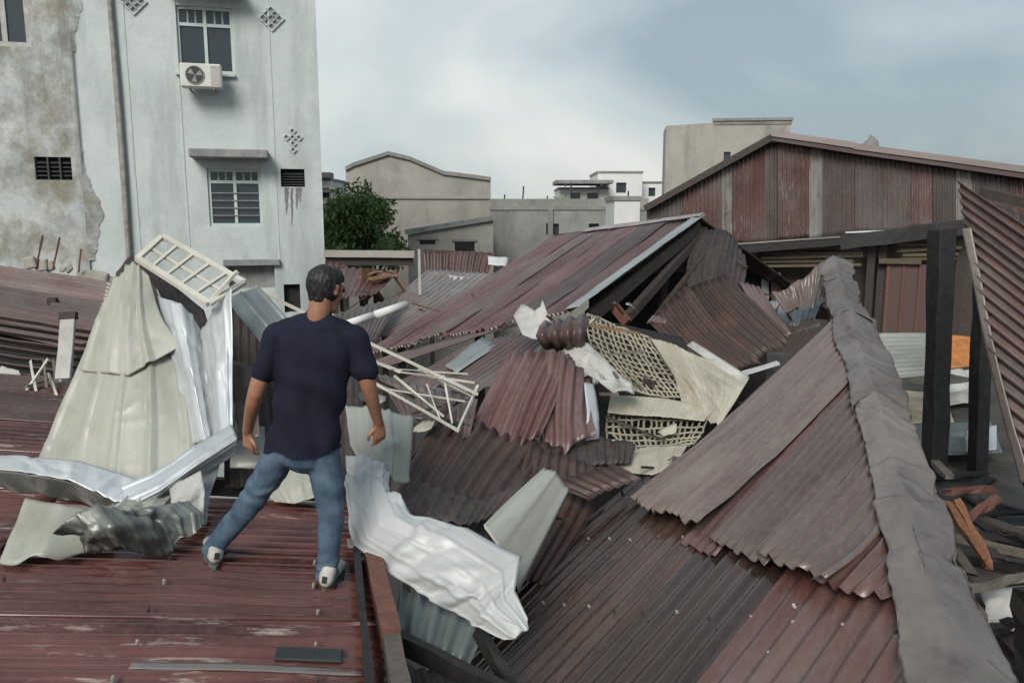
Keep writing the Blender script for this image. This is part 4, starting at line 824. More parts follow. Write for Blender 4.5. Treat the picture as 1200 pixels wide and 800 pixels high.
for i in range(9):
    a = P(440+rs.uniform(-10, 25), 318+rs.uniform(-4, 15), 15.3); b_ = a+V3(rs.uniform(-.5, .5), rs.uniform(-.4, .3), rs.uniform(-.45, .1))
    tag(beam('broken_board', a, b_, rs.uniform(.1, .25), .04, WOODB, seed=i, split=.08), 'broken brown board in the heap behind the lean-to', 'board', 'brown boards behind the lean-to')
wp = P(491, 292, 15); tag(beam('thin_pole', P(492, 345, 15), wp, .045, .045, PAPER, seed=1), 'thin white pole standing by the brown broken boards', 'pole')
tag(put('white_pipe', *tubev([P(400, 382, 10.5), P(436, 370, 10.8)], .055, 10), WHITEW, smooth=True), 'white pipe length beside the person, lower of two', 'pipe')
tag(put('white_pipe', *tubev([P(440, 369, 11.0), P(476, 357, 11.4)], .06, 10), WHITEW, smooth=True), 'short white pipe length farther from the person', 'pipe')
lay('white_scrap', G([[(572, 300, 16), (596, 302, 16)], [(572, 310, 15.8), (594, 312, 15.8)]]), WHITE, 'small white scrap at the end of the dark maroon screen', 'scrap', prof='flat', crum=.06, cf=4, seed=405, res=.05)
lay('white_scrap', G([[(525, 322, 16.8), (556, 326, 16.6)], [(530, 328, 16.5), (552, 331, 16.4)]]), WHITE, 'thin white scrap on the dusty grey maroon roof', 'scrap', prof='flat', crum=.04, cf=4, seed=406, res=.05)

# ---------------------------------------------------------------- lattice and ceiling rubble
def lattice(label, rows, nu, nv, th, seed):
    g = np.array(G(rows)); c = g.mean((0, 1)); t = thing('lattice_panel', label, 'lattice', V3(c[0], c[1], g[..., 2].min())); lst = []
    rl = random.Random(seed); jit = lambda p: p+np.array([[rl.gauss(0, .006) for _ in range(3)] for _ in p])
    for i in range(nu+1):
        pts = surf(g, np.array([i/nu]), np.linspace(0, 1, 9))[:, 0]; lst += [tubev(jit(pts), th*rl.uniform(.8, 1.25), 4)]
    put_l = put('upright_bars', *joinv(lst), LATH, t); put_l['kind'] = 'stuff'
    lst = []
    for j in range(nv+1):
        pts = surf(g, np.linspace(0, 1, 9), np.array([j/nv]))[0]; lst += [tubev(jit(pts), th*rl.uniform(.85, 1.3), 4)]
    put_l = put('cross_bars', *joinv(lst), LATH, t); put_l['kind'] = 'stuff'
    return t
lattice('cream lattice panel leaning under the torn gable', [[(688, 368, 8.1), (722, 382, 8.2), (760, 396, 8.2)], [(694, 405, 7.7), (740, 424, 7.7), (785, 435, 7.8)], [(735, 455, 7.2), (770, 464, 7.2), (806, 466, 7.3)]], 13, 12, .0095, 1)
lattice('cream lattice strip lying below the ceiling board', [[(712, 484, 7.0), (770, 484, 7.05), (830, 486, 7.1)], [(712, 508, 6.7), (768, 510, 6.7), (822, 506, 6.8)], [(724, 528, 6.5), (770, 528, 6.5), (812, 520, 6.6)]], 16, 6, .0095, 2)
lay('lattice_shade', G([[(690, 372, 8.5), (800, 395, 8.6)], [(700, 430, 8.0), (830, 470, 7.6)], [(700, 540, 6.9), (820, 540, 6.9)]]), DARK, 'dark burnt boards lying under the lattice panels', 'board', prof='flat', crum=.05, cf=2, seed=410)  # near-black sheet painting the shade seen through the lattice holes
lay('ceiling_board', G([[(762, 398, 8.2), (800, 408, 8.1), (880, 440, 7.8)], [(790, 440, 7.6), (822, 452, 7.5), (862, 470, 7.4)], [(802, 480, 7.1), (830, 490, 7.0), (842, 500, 6.95)]]), CEIL, 'large cream ceiling board fallen beside the lattice panel', 'board', prof='trap', pitch=.055, amp=.006, crum=.03, cf=4, rag=.08, ragtop=.05, seed=411, res=.02, solid=.006)
lay('ceiling_board', G([[(716, 462, 7.1), (780, 468, 7.2), (838, 478, 7.2)], [(712, 484, 6.85), (770, 488, 6.85), (825, 494, 6.9)]]), CEIL, 'narrow cream ceiling board between the two lattices', 'board', prof='trap', pitch=.055, amp=.006, crum=.03, cf=3, seed=412, res=.02, solid=.006)
lay('ceiling_board', G([[(708, 528, 6.4), (770, 524, 6.5), (806, 520, 6.5)], [(720, 552, 6.1), (765, 556, 6.0), (790, 548, 6.1)]]), CEIL, 'curved cream board lying under the lattice strip', 'board', prof='trap', pitch=.055, amp=.006, crum=.025, cf=3, seed=413, res=.02, solid=.006)
lay('crumpled_foil', G([[(652, 388, 7.3), (675, 398, 7.2), (690, 412, 7.1)], [(668, 425, 6.9), (700, 430, 6.8), (742, 450, 6.9)], [(690, 452, 6.7), (715, 462, 6.65), (744, 466, 6.7)]]), PAPER, 'crumpled white torn sheet draped over the lattice edge', 'metal scrap', prof='flat', crum=.09, cf=5, rag=.1, ragtop=.08, seed=414, res=.025)
lay('crumpled_foil', G([[(604, 375, 7.6), (636, 352, 7.7)], [(612, 392, 7.4), (648, 384, 7.4)]]), PAPER, 'spiky torn white scrap on the lower edge of the central roof', 'metal scrap', prof='flat', crum=.09, cf=5, rag=.16, ragtop=.16, seed=415, res=.025)
lay('ceiling_slip', G([[(805, 405, 8.2), (812, 400, 8.25)], [(868, 448, 7.7), (878, 442, 7.75)]]), PAPER, 'thin pale batten along the edge of the large ceiling board', 'batten', prof='flat', seed=416, solid=.02)

# ---------------------------------------------------------------- folded sheets left of the person
lay('cream_sheet', G([[(134, 335, 5.75), (158, 312, 5.7), (188, 345, 5.6)], [(96, 430, 5.35), (150, 425, 5.24), (212, 415, 5.35)], [(68, 492, 5.15), (142, 495, 4.99), (228, 485, 5.08)], [(44, 548, 4.95), (135, 568, 4.76), (234, 545, 4.86)]]), CREAM, 'large cream backed metal sheet standing like a tent on the red roof', 'metal sheet', prof='trap', pitch=.2, amp=.03, crum=.024, cf=2.6, seed=420, res=.018, lv=False, lu=False)
lay('cream_sheet', G([[(138, 326, 5.68), (156, 306, 5.66), (174, 322, 5.62)], [(114, 380, 5.46), (150, 372, 5.36), (190, 372, 5.42)], [(94, 434, 5.29), (150, 440, 5.15), (214, 404, 5.30)]]), CREAM, 'upper cream sheet lapped over the tent shaped one', 'metal sheet', prof='trap', pitch=.19, amp=.028, crum=.022, cf=2.8, seed=421, res=.016, lv=False)
lay('hollow_shade', G([[(135, 318, 5.85), (156, 300, 5.9), (200, 330, 6.0), (240, 362, 6.0)], [(110, 420, 5.7), (150, 400, 5.7), (215, 420, 5.7), (262, 440, 5.6)]]), CHARRED, 'dark sheet folded behind the cream tent shaped sheet', 'metal sheet', prof='flat', bend=.03, seed=422)  # added dark sheet, paints the shaded hollow by the tent sheets
lay('silver_sheet', G([[(178, 345, 5.6), (212, 356, 5.45), (236, 388, 5.5), (250, 360, 5.35), (270, 336, 5.3)], [(205, 430, 5.25), (224, 432, 5.1), (241, 434, 5.2), (256, 428, 5.05), (272, 424, 5.05)], [(226, 520, 4.95), (240, 516, 4.85), (251, 512, 4.92), (262, 508, 4.8), (274, 505, 4.8)]]), ZINC, 'bright silver sheet folded beside the cream tent shaped one', 'metal sheet', prof='trap', pitch=.13, amp=.016, crum=.022, cf=4, seed=423, res=.02)
lay('silver_band', G([[(272, 499, 4.8), (278, 514, 4.68), (274, 530, 4.72)], [(226, 526, 4.62), (232, 544, 4.5), (228, 558, 4.56)], [(180, 556, 4.5), (186, 576, 4.38), (182, 588, 4.44)], [(142, 572, 4.45), (150, 594, 4.35), (148, 602, 4.4)]]), ZINC, 'bright silver band folded along the foot of the tent sheets', 'metal sheet', prof='trap', pitch=.085, amp=.014, crum=.015, cf=5, seed=424, res=.012)
lay('silver_flap', G([[(-120, 524, 4.75), (30, 536, 4.64), (95, 540, 4.6), (150, 556, 4.54), (190, 574, 4.46)], [(-120, 538, 4.62), (30, 552, 4.5), (90, 566, 4.42), (132, 586, 4.36), (172, 598, 4.34)]]), ZINC, 'silver flap curling out over the red roof', 'metal sheet', prof='flat', crum=.03, cf=5, seed=425, res=.014)
lay('grey_flap', G([[(-120, 540, 4.63), (30, 554, 4.51), (90, 568, 4.43), (150, 592, 4.38)], [(-120, 556, 4.72), (30, 582, 4.6), (95, 590, 4.54), (160, 604, 4.5)]]), GREEND, 'shaded grey underside flap beneath the silver flap', 'metal sheet', prof='flat', crum=.02, cf=4, seed=426, res=.02)
lay('cream_flap', [[LH(30, 584, .24), LH(75, 592, .26), LH(132, 600, .22)], [LH(16, 618, .15), LH(62, 622, .18), LH(122, 628, .16)], [LH(0, 656, .05), LH(50, 648, .10), LH(112, 648, .06)]], CREAM, 'cream flap with curled edge resting on the red roof', 'metal sheet', prof='flat', crum=.012, cf=3.5, rag=.04, seed=427, res=.018)
lay('crumpled_sheet', [[LH(64, 618, .23), LH(110, 598, .33), LH(165, 596, .3), LH(225, 580, .3)], [LH(84, 630, .17), LH(128, 618, .30), LH(185, 612, .22), LH(238, 598, .24)], [LH(92, 646, .10), LH(145, 644, .14), LH(196, 642, .07), LH(236, 626, .12)]], GREEND, 'crumpled dark grey green sheet crushed under the silver band', 'metal sheet', prof='trap', pitch=.09, amp=.02, crum=.06, cf=6, rag=.06, seed=428, res=.012)
lay('crumpled_sheet', G([[(96, 606, 4.36), (150, 588, 4.40), (200, 574, 4.46)], [(66, 622, 4.16), (128, 612, 4.12), (178, 606, 4.2)]]), GREEN, 'folded paler grey sheet lying on the crushed dark one', 'metal sheet', prof='trap', pitch=.09, amp=.02, crum=.04, cf=6, seed=429, res=.012)
lay('crumpled_sheet', G([[(196, 565, 4.46), (215, 562, 4.46), (236, 552, 4.5)], [(200, 590, 4.3), (218, 588, 4.28), (240, 576, 4.36)], [(212, 618, 4.2), (224, 622, 4.2), (238, 612, 4.24)]]), PAPER, 'small dirty white crumpled piece near the left shoe', 'metal sheet', prof='flat', crum=.05, cf=7, seed=430, res=.012)
lay('bent_plate', G([[(236, 548, 4.66), (262, 532, 4.76)], [(226, 590, 4.42), (246, 580, 4.5)], [(232, 618, 4.3), (242, 614, 4.34)]]), ZINCD, 'narrow dull grey plate behind the dirty white crumpled piece', 'plate', prof='flat', crum=.03, cf=5, seed=434, res=.015)
# ivory window grille on top
def pw_(q): return P(*q)
gA, gB, gC, gD = P(190, 277, 5.9), P(286, 331, 5.5), P(245, 356, 5.2), P(161, 303, 5.55)
gr = thing('window_grille', 'ivory metal window grille thrown on top of the tent sheets', 'grille', gC)
gn = unit(np.cross(gB-gA, gD-gA))
for a, b_ in ((gA, gB), (gD, gC)): beam('rail', a, b_, .045, .03, IVORY, gr, up=gn, seg=3)
for a, b_ in ((gA, gD), (gB, gC)): beam('end_rail', a, b_, .04, .028, IVORY, gr, up=gn, seg=2)
for q in (.2, .4, .6, .8): beam('bar', gA+(gB-gA)*q, gD+(gC-gD)*q, .022, .02, IVORY, gr, up=gn, seg=2)
beam('middle_bar', gA+(gD-gA)*.5+gn*.012, gB+(gC-gB)*.5+gn*.012, .02, .02, IVORY, gr, up=gn, seg=2)
tag(beam('ivory_lath', P(246, 353, 5.25), P(278, 318, 5.4), .03, .02, IVORY), 'short ivory lath crossing the corner of the window grille', 'lath')
lay('ribbed_sheet', G([[(262, 350, 5.7), (302, 336, 5.9)], [(285, 378, 5.6), (322, 358, 5.8)], [(312, 412, 5.5), (348, 388, 5.7)]]), ZINCD, 'dull silver ribbed sheet sloping behind the person', 'metal sheet', prof='trap', pitch=.14, amp=.02, seed=431, bend=.02, res=.05)
lay('dark_sheet', G([[(262, 350, 6.3), (330, 372, 6.4), (420, 400, 6.5)], [(262, 440, 6.0), (330, 450, 6.0), (420, 460, 6.1)], [(262, 570, 5.3), (340, 570, 5.3), (420, 570, 5.3)]]), CHARRED, 'charred sheet behind the person closing the gap under the ribbed sheet', 'metal sheet', bend=.03, seed=432)  # added dark filler, its colour stands for the cavity's shade
lay('bent_plate', G([[(268, 420, 5.5), (296, 430, 5.5)], [(272, 470, 5.3), (300, 470, 5.3)], [(276, 520, 5.0), (306, 512, 5.0)]]), GREYROOF, 'grey bent plate hanging beside the left elbow', 'plate', prof='flat', crum=.03, cf=3, seed=433, res=.03)
# broken ivory grille behind the person
bg_ = thing('broken_grille', 'broken ivory grille bars splayed behind the person', 'grille', P(540, 505, 5.6))
for (x0, y0, Y0, x1, y1, Y1, wd) in ((300, 335, 5.9, 345, 385, 5.9, .03), (312, 345, 5.9, 560, 462, 6.0, .032), (438, 448, 5.8, 538, 505, 5.6, .032), (440, 424, 6.2, 470, 436, 6.1, .03), (470, 436, 6.1, 556, 448, 6.2, .022), (536, 505, 5.6, 560, 452, 6.2, .026), (450, 455, 5.9, 545, 470, 6.1, .018), (462, 440, 6.0, 520, 488, 5.75, .018), (490, 432, 6.2, 555, 465, 6.1, .018), (455, 432, 6.1, 548, 438, 6.3, .016), (500, 450, 6.0, 516, 492, 5.7, .016), (520, 440, 6.1, 530, 496, 5.65, .016)):
    beam('bar', P(x0, y0, Y0), P(x1, y1, Y1), wd*.72, wd*.6, IVORY, bg_, seg=3, wob=.004, seed=x0)
# sheets round the legs
lay('grey_green_sheet', G([[(405, 476, 5.25), (445, 480, 5.2), (486, 488, 5.2)], [(410, 520, 4.9), (448, 520, 4.8), (484, 525, 4.95)], [(425, 548, 4.75), (450, 558, 4.65), (478, 572, 4.75)]]), GREEN, 'grey green sheet bent behind the right hand', 'metal sheet', prof='trap', pitch=.14, amp=.02, crum=.035, cf=4, rag=.05, seed=440, res=.02)
lay('cream_sheet', G([[(300, 545, 5.2), (340, 530, 5.1), (372, 520, 5.1)], [(305, 575, 4.95), (340, 572, 4.85), (376, 560, 4.9)], [(325, 588, 4.85), (345, 590, 4.78), (378, 580, 4.82)]]), CREAM, 'cream sheet lying between the spread legs', 'metal sheet', prof='trap', pitch=.14, amp=.014, crum=.012, cf=3, seed=441, res=.03)
lay('fallen_board', G([[(270, 500, 5.5), (310, 500, 5.5)], [(270, 548, 5.1), (312, 548, 5.1)]]), GREEN, 'small grey board beside the left hand', 'board', prof='flat', crum=.02, cf=2, seed=442, solid=.015)
lay('white_sheet', G([[(402, 528, 4.65), (425, 530, 4.62), (448, 540, 4.62), (458, 555, 4.65)], [(402, 580, 4.42), (424, 580, 4.36), (446, 580, 4.36), (462, 586, 4.42)], [(416, 638, 4.16), (440, 628, 4.12), (462, 614, 4.14), (482, 602, 4.2)], [(466, 676, 3.92), (492, 655, 3.9), (520, 632, 3.92), (546, 612, 4.0)], [(518, 714, 3.72), (548, 694, 3.66), (585, 668, 3.74), (613, 645, 3.84)], [(556, 734, 3.6), (578, 722, 3.56), (590, 706, 3.62), (604, 690, 3.68)], [(598, 750, 3.5), (606, 742, 3.5), (613, 735, 3.52), (619, 724, 3.56)]]), WHITE, 'crumpled white sheet spilling down into the gap like cloth', 'metal sheet', prof='trap', pitch=.085, amp=.012, crum=.075, cf=4.6, seed=443, res=.010, rag=.03)
lay('greenish_sheet', G([[(638, 547, 4.9), (652, 552, 4.85), (668, 574, 4.85)], [(600, 582, 4.6), (618, 596, 4.55), (640, 630, 4.55)], [(566, 616, 4.35), (582, 640, 4.28), (606, 694, 4.2)]]), GREEN, 'pale greenish sheet leaning above the crumpled white sheet', 'metal sheet', prof='trap', pitch=.16, amp=.012, bend=.02, seed=444, res=.03)
lay('teal_sheet', G([[(468, 690, 4.0), (520, 705, 3.95), (574, 728, 3.85)], [(462, 745, 3.7), (505, 762, 3.62), (548, 784, 3.6)]]), TEAL, 'dull teal corrugated sheet in the gap below the white one', 'metal sheet', seed=445, pitch=.1, amp=.014, bend=.02)
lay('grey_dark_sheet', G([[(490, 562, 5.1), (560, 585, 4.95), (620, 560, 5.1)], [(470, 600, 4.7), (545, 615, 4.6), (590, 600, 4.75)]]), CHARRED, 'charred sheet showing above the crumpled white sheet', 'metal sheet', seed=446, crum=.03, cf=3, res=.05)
# ---------------------------------------------------------------- person, seen from behind
SKIN = MB('skin'); SKIN = SKIN.out(SKIN.mix(SKIN.ramp(SKIN.noise('Object', 9, 4), .35, .65), (.25, .115, .07), (.33, .16, .10)), .5)
NAVY = MB('navy_cotton'); NAVY = NAVY.out(NAVY.mix(NAVY.ramp(NAVY.noise('Object', 5, 5), .35, .65), (.005, .006, .016), (.009, .010, .025)), .85, 0, NAVY.noise('Object', 160, 3), .15, .002, .3)
DENIM = MB('blue_denim'); DENIM = DENIM.out(DENIM.mix(DENIM.ramp(DENIM.noise('Object', 7, 6, .65), .35, .68), (.035, .062, .098), (.105, .155, .205)), .85, 0, DENIM.noise('Object', 220, 3), .2, .002, .3)
HAIR = MB('black_hair'); HAIR = HAIR.out((.010, .009, .009), .55, 0, HAIR.noise('Object', 60, 4, .6, (1, 1, .35)), .8, .008)
SHOE = stone('dirty_white_shoe', (.42, .40, .36), (.55, .53, .48), (.1, .09, .08), .5, 9, 0, rough=.7, bump=.05); SOLE = flat('grey_rubber_sole', (.10, .10, .095), .8)
def limb(pts, rads, n=16, flat_=1.0, side=None):
    """tapered tube with rounded ends; rads may be (rx, ry) pairs; side = axis of rx"""
    pts = [np.asarray(p, float) for p in pts]; R_ = [(r, r*flat_) if not hasattr(r, '__len__') else r for r in rads]
    P_ = []; Q_ = []
    d0 = unit(pts[0]-pts[1]); d1 = unit(pts[-1]-pts[-2]); m0 = min(R_[0]); m1 = min(R_[-1])
    for t in (.98, .8, .45): P_.append(pts[0]+d0*m0*t); k = math.sqrt(1-t*t); Q_.append((R_[0][0]*k, R_[0][1]*k))
    N = (len(pts)-1)*5; arr = _cr(np.array(pts), np.linspace(0, 1, N+1)); ra = _cr(np.array(R_), np.linspace(0, 1, N+1)); P_ += list(arr); Q_ += [tuple(x) for x in ra]
    for t in (.45, .8, .98): P_.append(pts[-1]+d1*m1*t); k = math.sqrt(1-t*t); Q_.append((R_[-1][0]*k, R_[-1][1]*k))
    v, f = [], []
    for i, p in enumerate(P_):
        d = unit(P_[min(i+1, len(P_)-1)]-P_[max(i-1, 0)]); s = side if side is not None else V3(1, 0, 0)
        s = unit(s-d*(s@d)); u = np.cross(d, s)
        for k in range(n):
            a = 2*math.pi*k/n; v.append(p+s*math.cos(a)*Q_[i][0]+u*math.sin(a)*Q_[i][1])
    for i in range(len(P_)-1):
        for k in range(n): f.append((i*n+k, i*n+(k+1) % n, i*n+n+(k+1) % n, i*n+n+k))
    f += [tuple(range(n-1, -1, -1)), tuple((len(P_)-1)*n+k for k in range(n))]
    return v, f
def fuse(name, parts, mat, parent, vox=.008, smooth=3, disp=None, cut=None):
    v, f = joinv(parts); me = bpy.data.meshes.new('tmp'); me.from_pydata([tuple(x) for x in v], [], f); o = bpy.data.objects.new('tmp', me); col.objects.link(o)
    m = o.modifiers.new('r', 'REMESH'); m.mode = 'VOXEL'; m.voxel_size = vox; m.adaptivity = 0
    s = o.modifiers.new('s', 'SMOOTH'); s.factor = .5; s.iterations = smooth
    dg = bpy.context.evaluated_depsgraph_get(); e = o.evaluated_get(dg); m2 = e.to_mesh()
    co = np.zeros(len(m2.vertices)*3); m2.vertices.foreach_get('co', co); co = co.reshape(-1, 3); no = np.zeros_like(co).ravel(); m2.vertices.foreach_get('normal', no); no = no.reshape(-1, 3)
    fc = [tuple(p.vertices) for p in m2.polygons]; e.to_mesh_clear(); bpy.data.objects.remove(o); bpy.data.meshes.remove(me)
    if disp is not None: co = co+no*disp(co)[:, None]
    if cut is not None: co[:, 2] = np.maximum(co[:, 2], cut+.012*np.sin(co[:, 0]*21+1)+.006*np.sin(co[:, 0]*47))
    return put(name, co, fc, mat, parent, smooth=True)
YM = 3.92
fr = LPL(384, 690); fl = LPL(250, 662)          # feet on the roof
per = thing('person', 'person in navy t-shirt and blue jeans standing on the red roof, seen from behind', 'person', V3((fr[0]+fl[0])/2, (fr[1]+fl[1])/2, min(fr[2], fl[2])))
hd = P(382, 339, YM+.04); nk = P(372, 376, YM-.0); ch = P(369, 405, YM); wa = P(361, 470, YM); hpv = P(358, 512, YM)
sL, sR = P(323, 394, YM), P(417, 396, YM+.01); eL, eR = P(300, 460, YM-.03), P(432, 452, YM+.02); wL, wR = P(290, 505, YM+.1), P(443, 494, YM+.14)
hL, hR = P(343, 512, YM), P(377, 514, YM); kL, kR = P(294, 588, YM+.05), P(388, 602, YM+.0)
aL, aR = fl+V3(.0, -.0, .09), fr+V3(0, 0, .09)
X = V3(1, 0, 0)
# head faces away and to the right
hy = rad(33); hf = unit(V3(math.sin(hy), math.cos(hy), -.3)); hs = unit(np.cross(hf, V3(0, 0, 1))); hu = np.cross(hs, hf)
def H(s, f_, u): return hd+hs*s+hf*f_+hu*u
head = [limb([H(0, -.012, .035), H(0, -.004, -.0)], [(.072, .088), (.072, .086)], side=hs), limb([H(0, .02, 0), H(0, .042, -.075)], [(.066, .07), (.045, .045)], side=hs), limb([H(0, -.03, -.02), H(0, -.02, -.06)], [(.06, .06), (.055, .05)], side=hs),
        limb([H(0, .092, .015), H(0, .108, -.02)], [.009, .015]), limb([H(-.018, .088, -.058), H(.018, .088, -.058)], [.009, .009]), limb([H(-.03, .083, .028), H(.03, .083, .028)], [.014, .014]),
        limb([H(.076, -.008, .018), H(.078, -.002, -.022)], [(.008, .022), (.007, .013)], side=hs), limb([H(-.076, -.008, .018), H(-.078, -.002, -.022)], [(.008, .022), (.007, .013)], side=hs)]
def hand(w_, d, back, thumb, curl):
    """palm continues d; back = normal of the hand's back; thumb = side of the thumb"""
    out = [limb([w_-d*.02, w_+d*.035, w_+d*.085], [(.027, .02), (.037, .016), (.040, .014)], side=thumb)]
    for i, (o, L_) in enumerate(((.030, .070), (.010, .078), (-.010, .073), (-.029, .058))):
        b0 = w_+d*.088+thumb*o; a1 = curl*.5+i*.08; a2 = curl*1.25+i*.1
        d1 = unit(d*math.cos(a1)-back*math.sin(a1)); d2 = unit(d*math.cos(a2)-back*math.sin(a2)); p1 = b0+d1*L_*.45; p2 = p1+d2*L_*.33; p3 = p2+unit(d2-back*.35)*L_*.26
        out.append(limb([b0-d*.02, b0, p1, p2, p3], [.0095, .0095, .0088, .008, .007], n=10))
    t0 = w_+d*.03+thumb*.03; t1 = t0+unit(d*.7+thumb*.65)*.04; t2 = t1+unit(d*.95+thumb*.1-back*.3)*.032; out.append(limb([t0-thumb*.01, t1, t2], [.014, .011, .009], n=10)); return out
dL = unit(P(291, 528, YM+.12)-wL); dR = unit(P(446, 522, YM+.17)-wR)
def orth(a, b_): return unit(a-b_*(a@b_))
bkL = orth(V3(-.55, -.8, 0), dL); bkR = orth(V3(.55, -.8, .1), dR)
thL = orth(np.cross(bkL, dL), dL); thL = thL if thL@V3(1, .8, 0) > 0 else -thL
thR = orth(np.cross(bkR, dR), dR); thR = thR if thR@V3(-1, .8, 0) > 0 else -thR
body = head+[limb([hd-hu*.05-hf*.02, nk, ch], [.056, .054, .045]), limb([ch-V3(0, 0, .02), (ch+wa)/2, wa, hpv], [(.12, .075), (.15, .085), (.13, .085), (.14, .09)], side=X),
        limb([sL, eL, wL], [.05, .041, .027]), limb([sR, eR, wR], [.05, .041, .027]), limb([hL, kL, aL], [.08, .052, .036]), limb([hR, kR, aR], [.08, .052, .036])]
body += hand(wL, dL, bkL, thL, .75)+hand(wR, dR, bkR, thR, .6)
for a in (aL, aR): body.append(limb([a-V3(0, 0, .03), a+V3(-.0, .13, -.05)], [.035, .03]))
fuse('body', body, SKIN, per, .0058, 2)
# hair: cap over the back and top of the head
hp_ = [limb([H(0, -.02, .04), H(0, -.014, .0)], [(.081, .096), (.080, .090)], side=hs), limb([H(0, -.05, -.01), H(0, -.052, -.055)], [(.066, .046), (.05, .03)], side=hs), limb([H(0, .03, .075), H(0, .055, .068)], [(.058, .05), (.05, .035)], side=hs)]
def hd_disp(p): return .003*vnoise(p*V3(1, 1, .5), 60, 3)+.003*vnoise(p*V3(1, 1, .4), 130, 4)-.03*np.clip(((p-hd)@hf-.035)/.03, 0, 1)*np.clip((.055-(p-hd)@hu)/.02, 0, 1)
fuse('hair', hp_, HAIR, per, .006, 1, hd_disp)
for s in (-1, 1):
    e = H(.03*s, .088, .012); put('eye', *limb([e-hs*.006, e+hs*.006], [.008, .008], n=8), HAIR, per, smooth=True)
# shirt
mL, mR = sL+(eL-sL)*.66, sR+(eR-sR)*.66; hem = P(357, 523, YM)
hem = P(357, 540, YM)
sh = [limb([P(371, 388, YM+.005), P(370, 402, YM), P(367, 430, YM), P(362, 475, YM), P(358, 508, YM), hem], [(.145, .085), (.196, .108), (.187, .118), (.172, .115), (.178, .125), (.187, .134)], side=X, n=28),
      limb([sL+V3(.03, 0, .012), sL, sL+(mL-sL)*.5, mL], [.06, .064, .062, .068]), limb([sR+V3(-.03, 0, .012), sR, sR+(mR-sR)*.5, mR], [.06, .064, .062, .068]),
      limb([P(338, 386, YM+.005), P(370, 383, YM+.01), P(402, 388, YM+.015)], [.058, .07, .058]), limb([P(371, 384, YM+.01), P(373, 372, YM+.018)], [(.085, .075), (.062, .062)], side=X)]
zc, zh = ch[2], hem[2]
def sh_disp(p):
    t = np.clip((zc-p[:, 2])/(zc-zh), 0, 1); q = p*V3(1, 1, .45)
    fold = .012*t*np.sin(38*p[:, 0]+9*p[:, 2]+3*vnoise(p, 6, 2)); dia = .010*(1-np.abs(2*t-1.1))*np.sin(26*(p[:, 2]+.55*p[:, 0])+2.4*vnoise(p, 5, 7))
    return fold*.9+dia*1.3+.007*vnoise(q, 18, 5)+.009*vnoise(q, 9, 6)+.012*t*np.abs(vnoise(q*V3(1, 1, .5), 7, 12))
fuse('t_shirt', sh, NAVY, per, .008, 4, sh_disp, P(357, 526, YM)[2])
# jeans
jn = [limb([P(358, 500, YM), P(358, 518, YM), P(357, 530, YM)], [(.135, .105), (.15, .115), (.14, .11)], side=X, n=24), limb([hL, (hL+kL)/2, kL, (kL+aL)/2, aL+V3(0, 0, .0)], [.086, .08, .067, .060, .056]), limb([hR, (hR+kR)/2, kR, (kR+aR)/2, aR+V3(0, 0, 0)], [.088, .082, .067, .060, .058])]
def jn_disp(p):
    lo = np.clip((hpv[2]-p[:, 2])/.7, 0, 1); return .004*np.sin(60*p[:, 2]+18*p[:, 0]+5*vnoise(p, 7, 3))*np.clip(1.2-np.abs(lo-.45)*4, .15, 1)*.8+.005*np.sin(90*p[:, 2]+4*vnoise(p, 9, 1))*np.clip((lo-.82)*6, 0, 1)+.006*vnoise(p, 14, 8)
fuse('jeans', jn, DENIM, per, .008, 3, jn_disp)
# shoes
for a, dr, in ((fl, unit(V3(-.45, .9, .05))), (fr, unit(V3(.1, 1, .06)))):
    dr = unit(dr-LN*(dr@LN)); sd_ = np.cross(dr, LN); b0 = a+LN*.046
    sh_ = fuse('shoe', [limb([b0+LN*.03-dr*.045, b0+LN*.03+dr*.06, b0+LN*.012+dr*.19], [(.040, .045), (.045, .042), (.04, .028)], side=sd_), limb([b0+LN*.03-dr*.04, b0+LN*.07-dr*.03], [.04, .043])], SHOE, per, .007, 2)
    v = []; f = []; M = 24
    for z in (.003, .03):
        for k in range(M):
            t = 2*math.pi*k/M; c = math.cos(t); wx = .047 if c > 0 else .042; v.append(a+dr*(.075+.150*c)+sd_*wx*math.sin(t)*(1+.15*c)+LN*z)
    f = [tuple(range(M))[::-1], tuple(range(M, 2*M))]+[(k, (k+1) % M, M+(k+1) % M, M+k) for k in range(M)]
    put('sole', v, f, SOLE, sh_)
    put('heel_tab', *boxv(a+LN*.07-dr*.088-sd_*.012, sd_*.024, dr*.006, LN*.035), BLACKM, sh_)

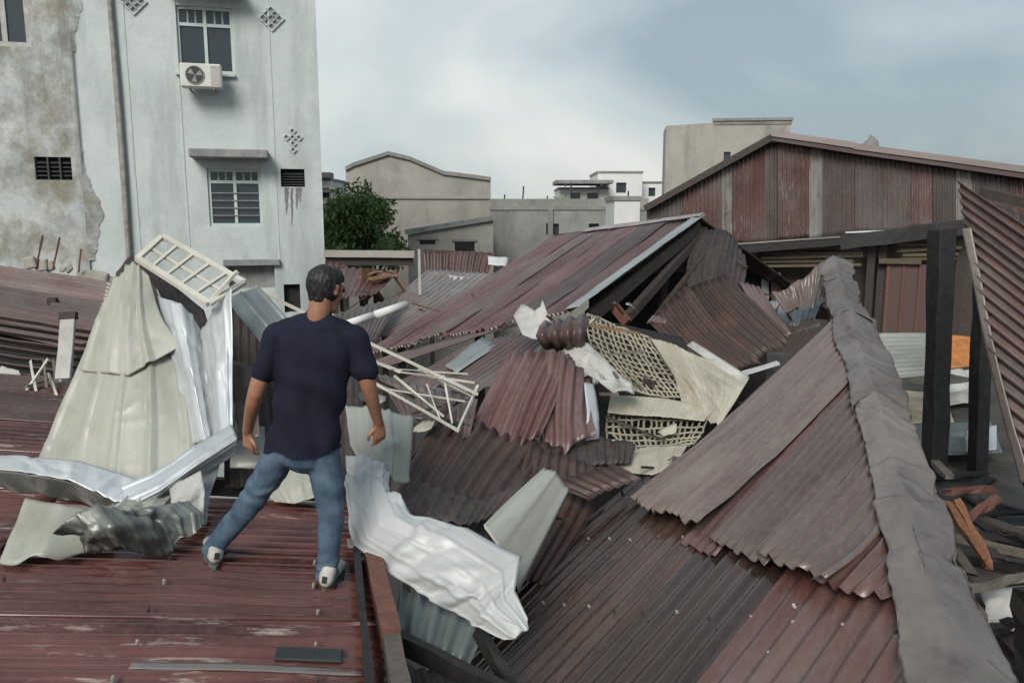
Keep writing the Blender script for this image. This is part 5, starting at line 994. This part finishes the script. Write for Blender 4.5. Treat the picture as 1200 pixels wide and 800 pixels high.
# ---------------------------------------------------------------- small jagged scraps and splinters in the rubble
rs = random.Random(77)
zones = [((600, 350, 760, 470), 7.4, 6.6, 16), ((690, 500, 800, 560), 6.7, 5.9, 8), ((450, 420, 560, 520), 6.8, 5.9, 14), ((470, 560, 640, 620), 5.2, 4.7, 6), ((880, 330, 960, 390), 10.4, 9.6, 10), ((400, 330, 560, 410), 13.5, 9.5, 14)]
for (x0, y0, x1, y1), Ya, Yb, n in zones:
    for i in range(n):
        ty = rs.random(); x = rs.uniform(x0, x1); y = y0+(y1-y0)*ty; c = P(x, y, Ya+(Yb-Ya)*ty); L_ = rs.uniform(.1, .32); a = rs.uniform(0, 6.28)
        u = V3(math.cos(a), math.sin(a)*.7, rs.uniform(-.5, .5))*L_; v_ = V3(-math.sin(a)*.6, math.cos(a)*.5, rs.uniform(-.4, .6))*L_*rs.uniform(.3, .7); k = rs.random()
        if k < .5:
            m = rs.choice((MAROON, MAROON, DARKRUST, ZINCD, GREYROOF, CEIL)); nm = {'dirty_white_board': 'dirty white', 'maroon_paint': 'maroon', 'dark_rusty_sheet': 'dark rusty', 'dull_galvanised': 'dull grey', 'weathered_grey_roof': 'weathered grey brown', 'cream_ceiling': 'cream'}[m.name]
            tag(patch('torn_scrap', [[c, c+u*.5+V3(0, 0, .03), c+u], [c+v_, c+v_+u*.55, c+v_*.8+u*.9]], m, prof='flat', crum=.03, cf=9, rag=.05, ragtop=.05, seed=500+rs.randrange(9999), res=.025), 'small torn %s scrap among the wreckage between the roofs' % nm, 'scrap', 'torn %s scraps in the wreckage' % nm)
        else:
            m = rs.choice((WOODG, WOODD, WOODD, WOODB)); nm = {'grey_timber': 'grey', 'dark_timber': 'dark', 'ivory_paint': 'ivory', 'brown_rubble': 'brown'}[m.name]
            tag(beam('splintered_stick', c-u*.8, c+u*1.2, rs.uniform(.015, .035), rs.uniform(.012, .025), m, seed=rs.randrange(999), wob=.004, split=.03), 'thin %s stick among the wreckage between the roofs' % nm, 'stick', 'thin %s sticks in the wreckage' % nm)
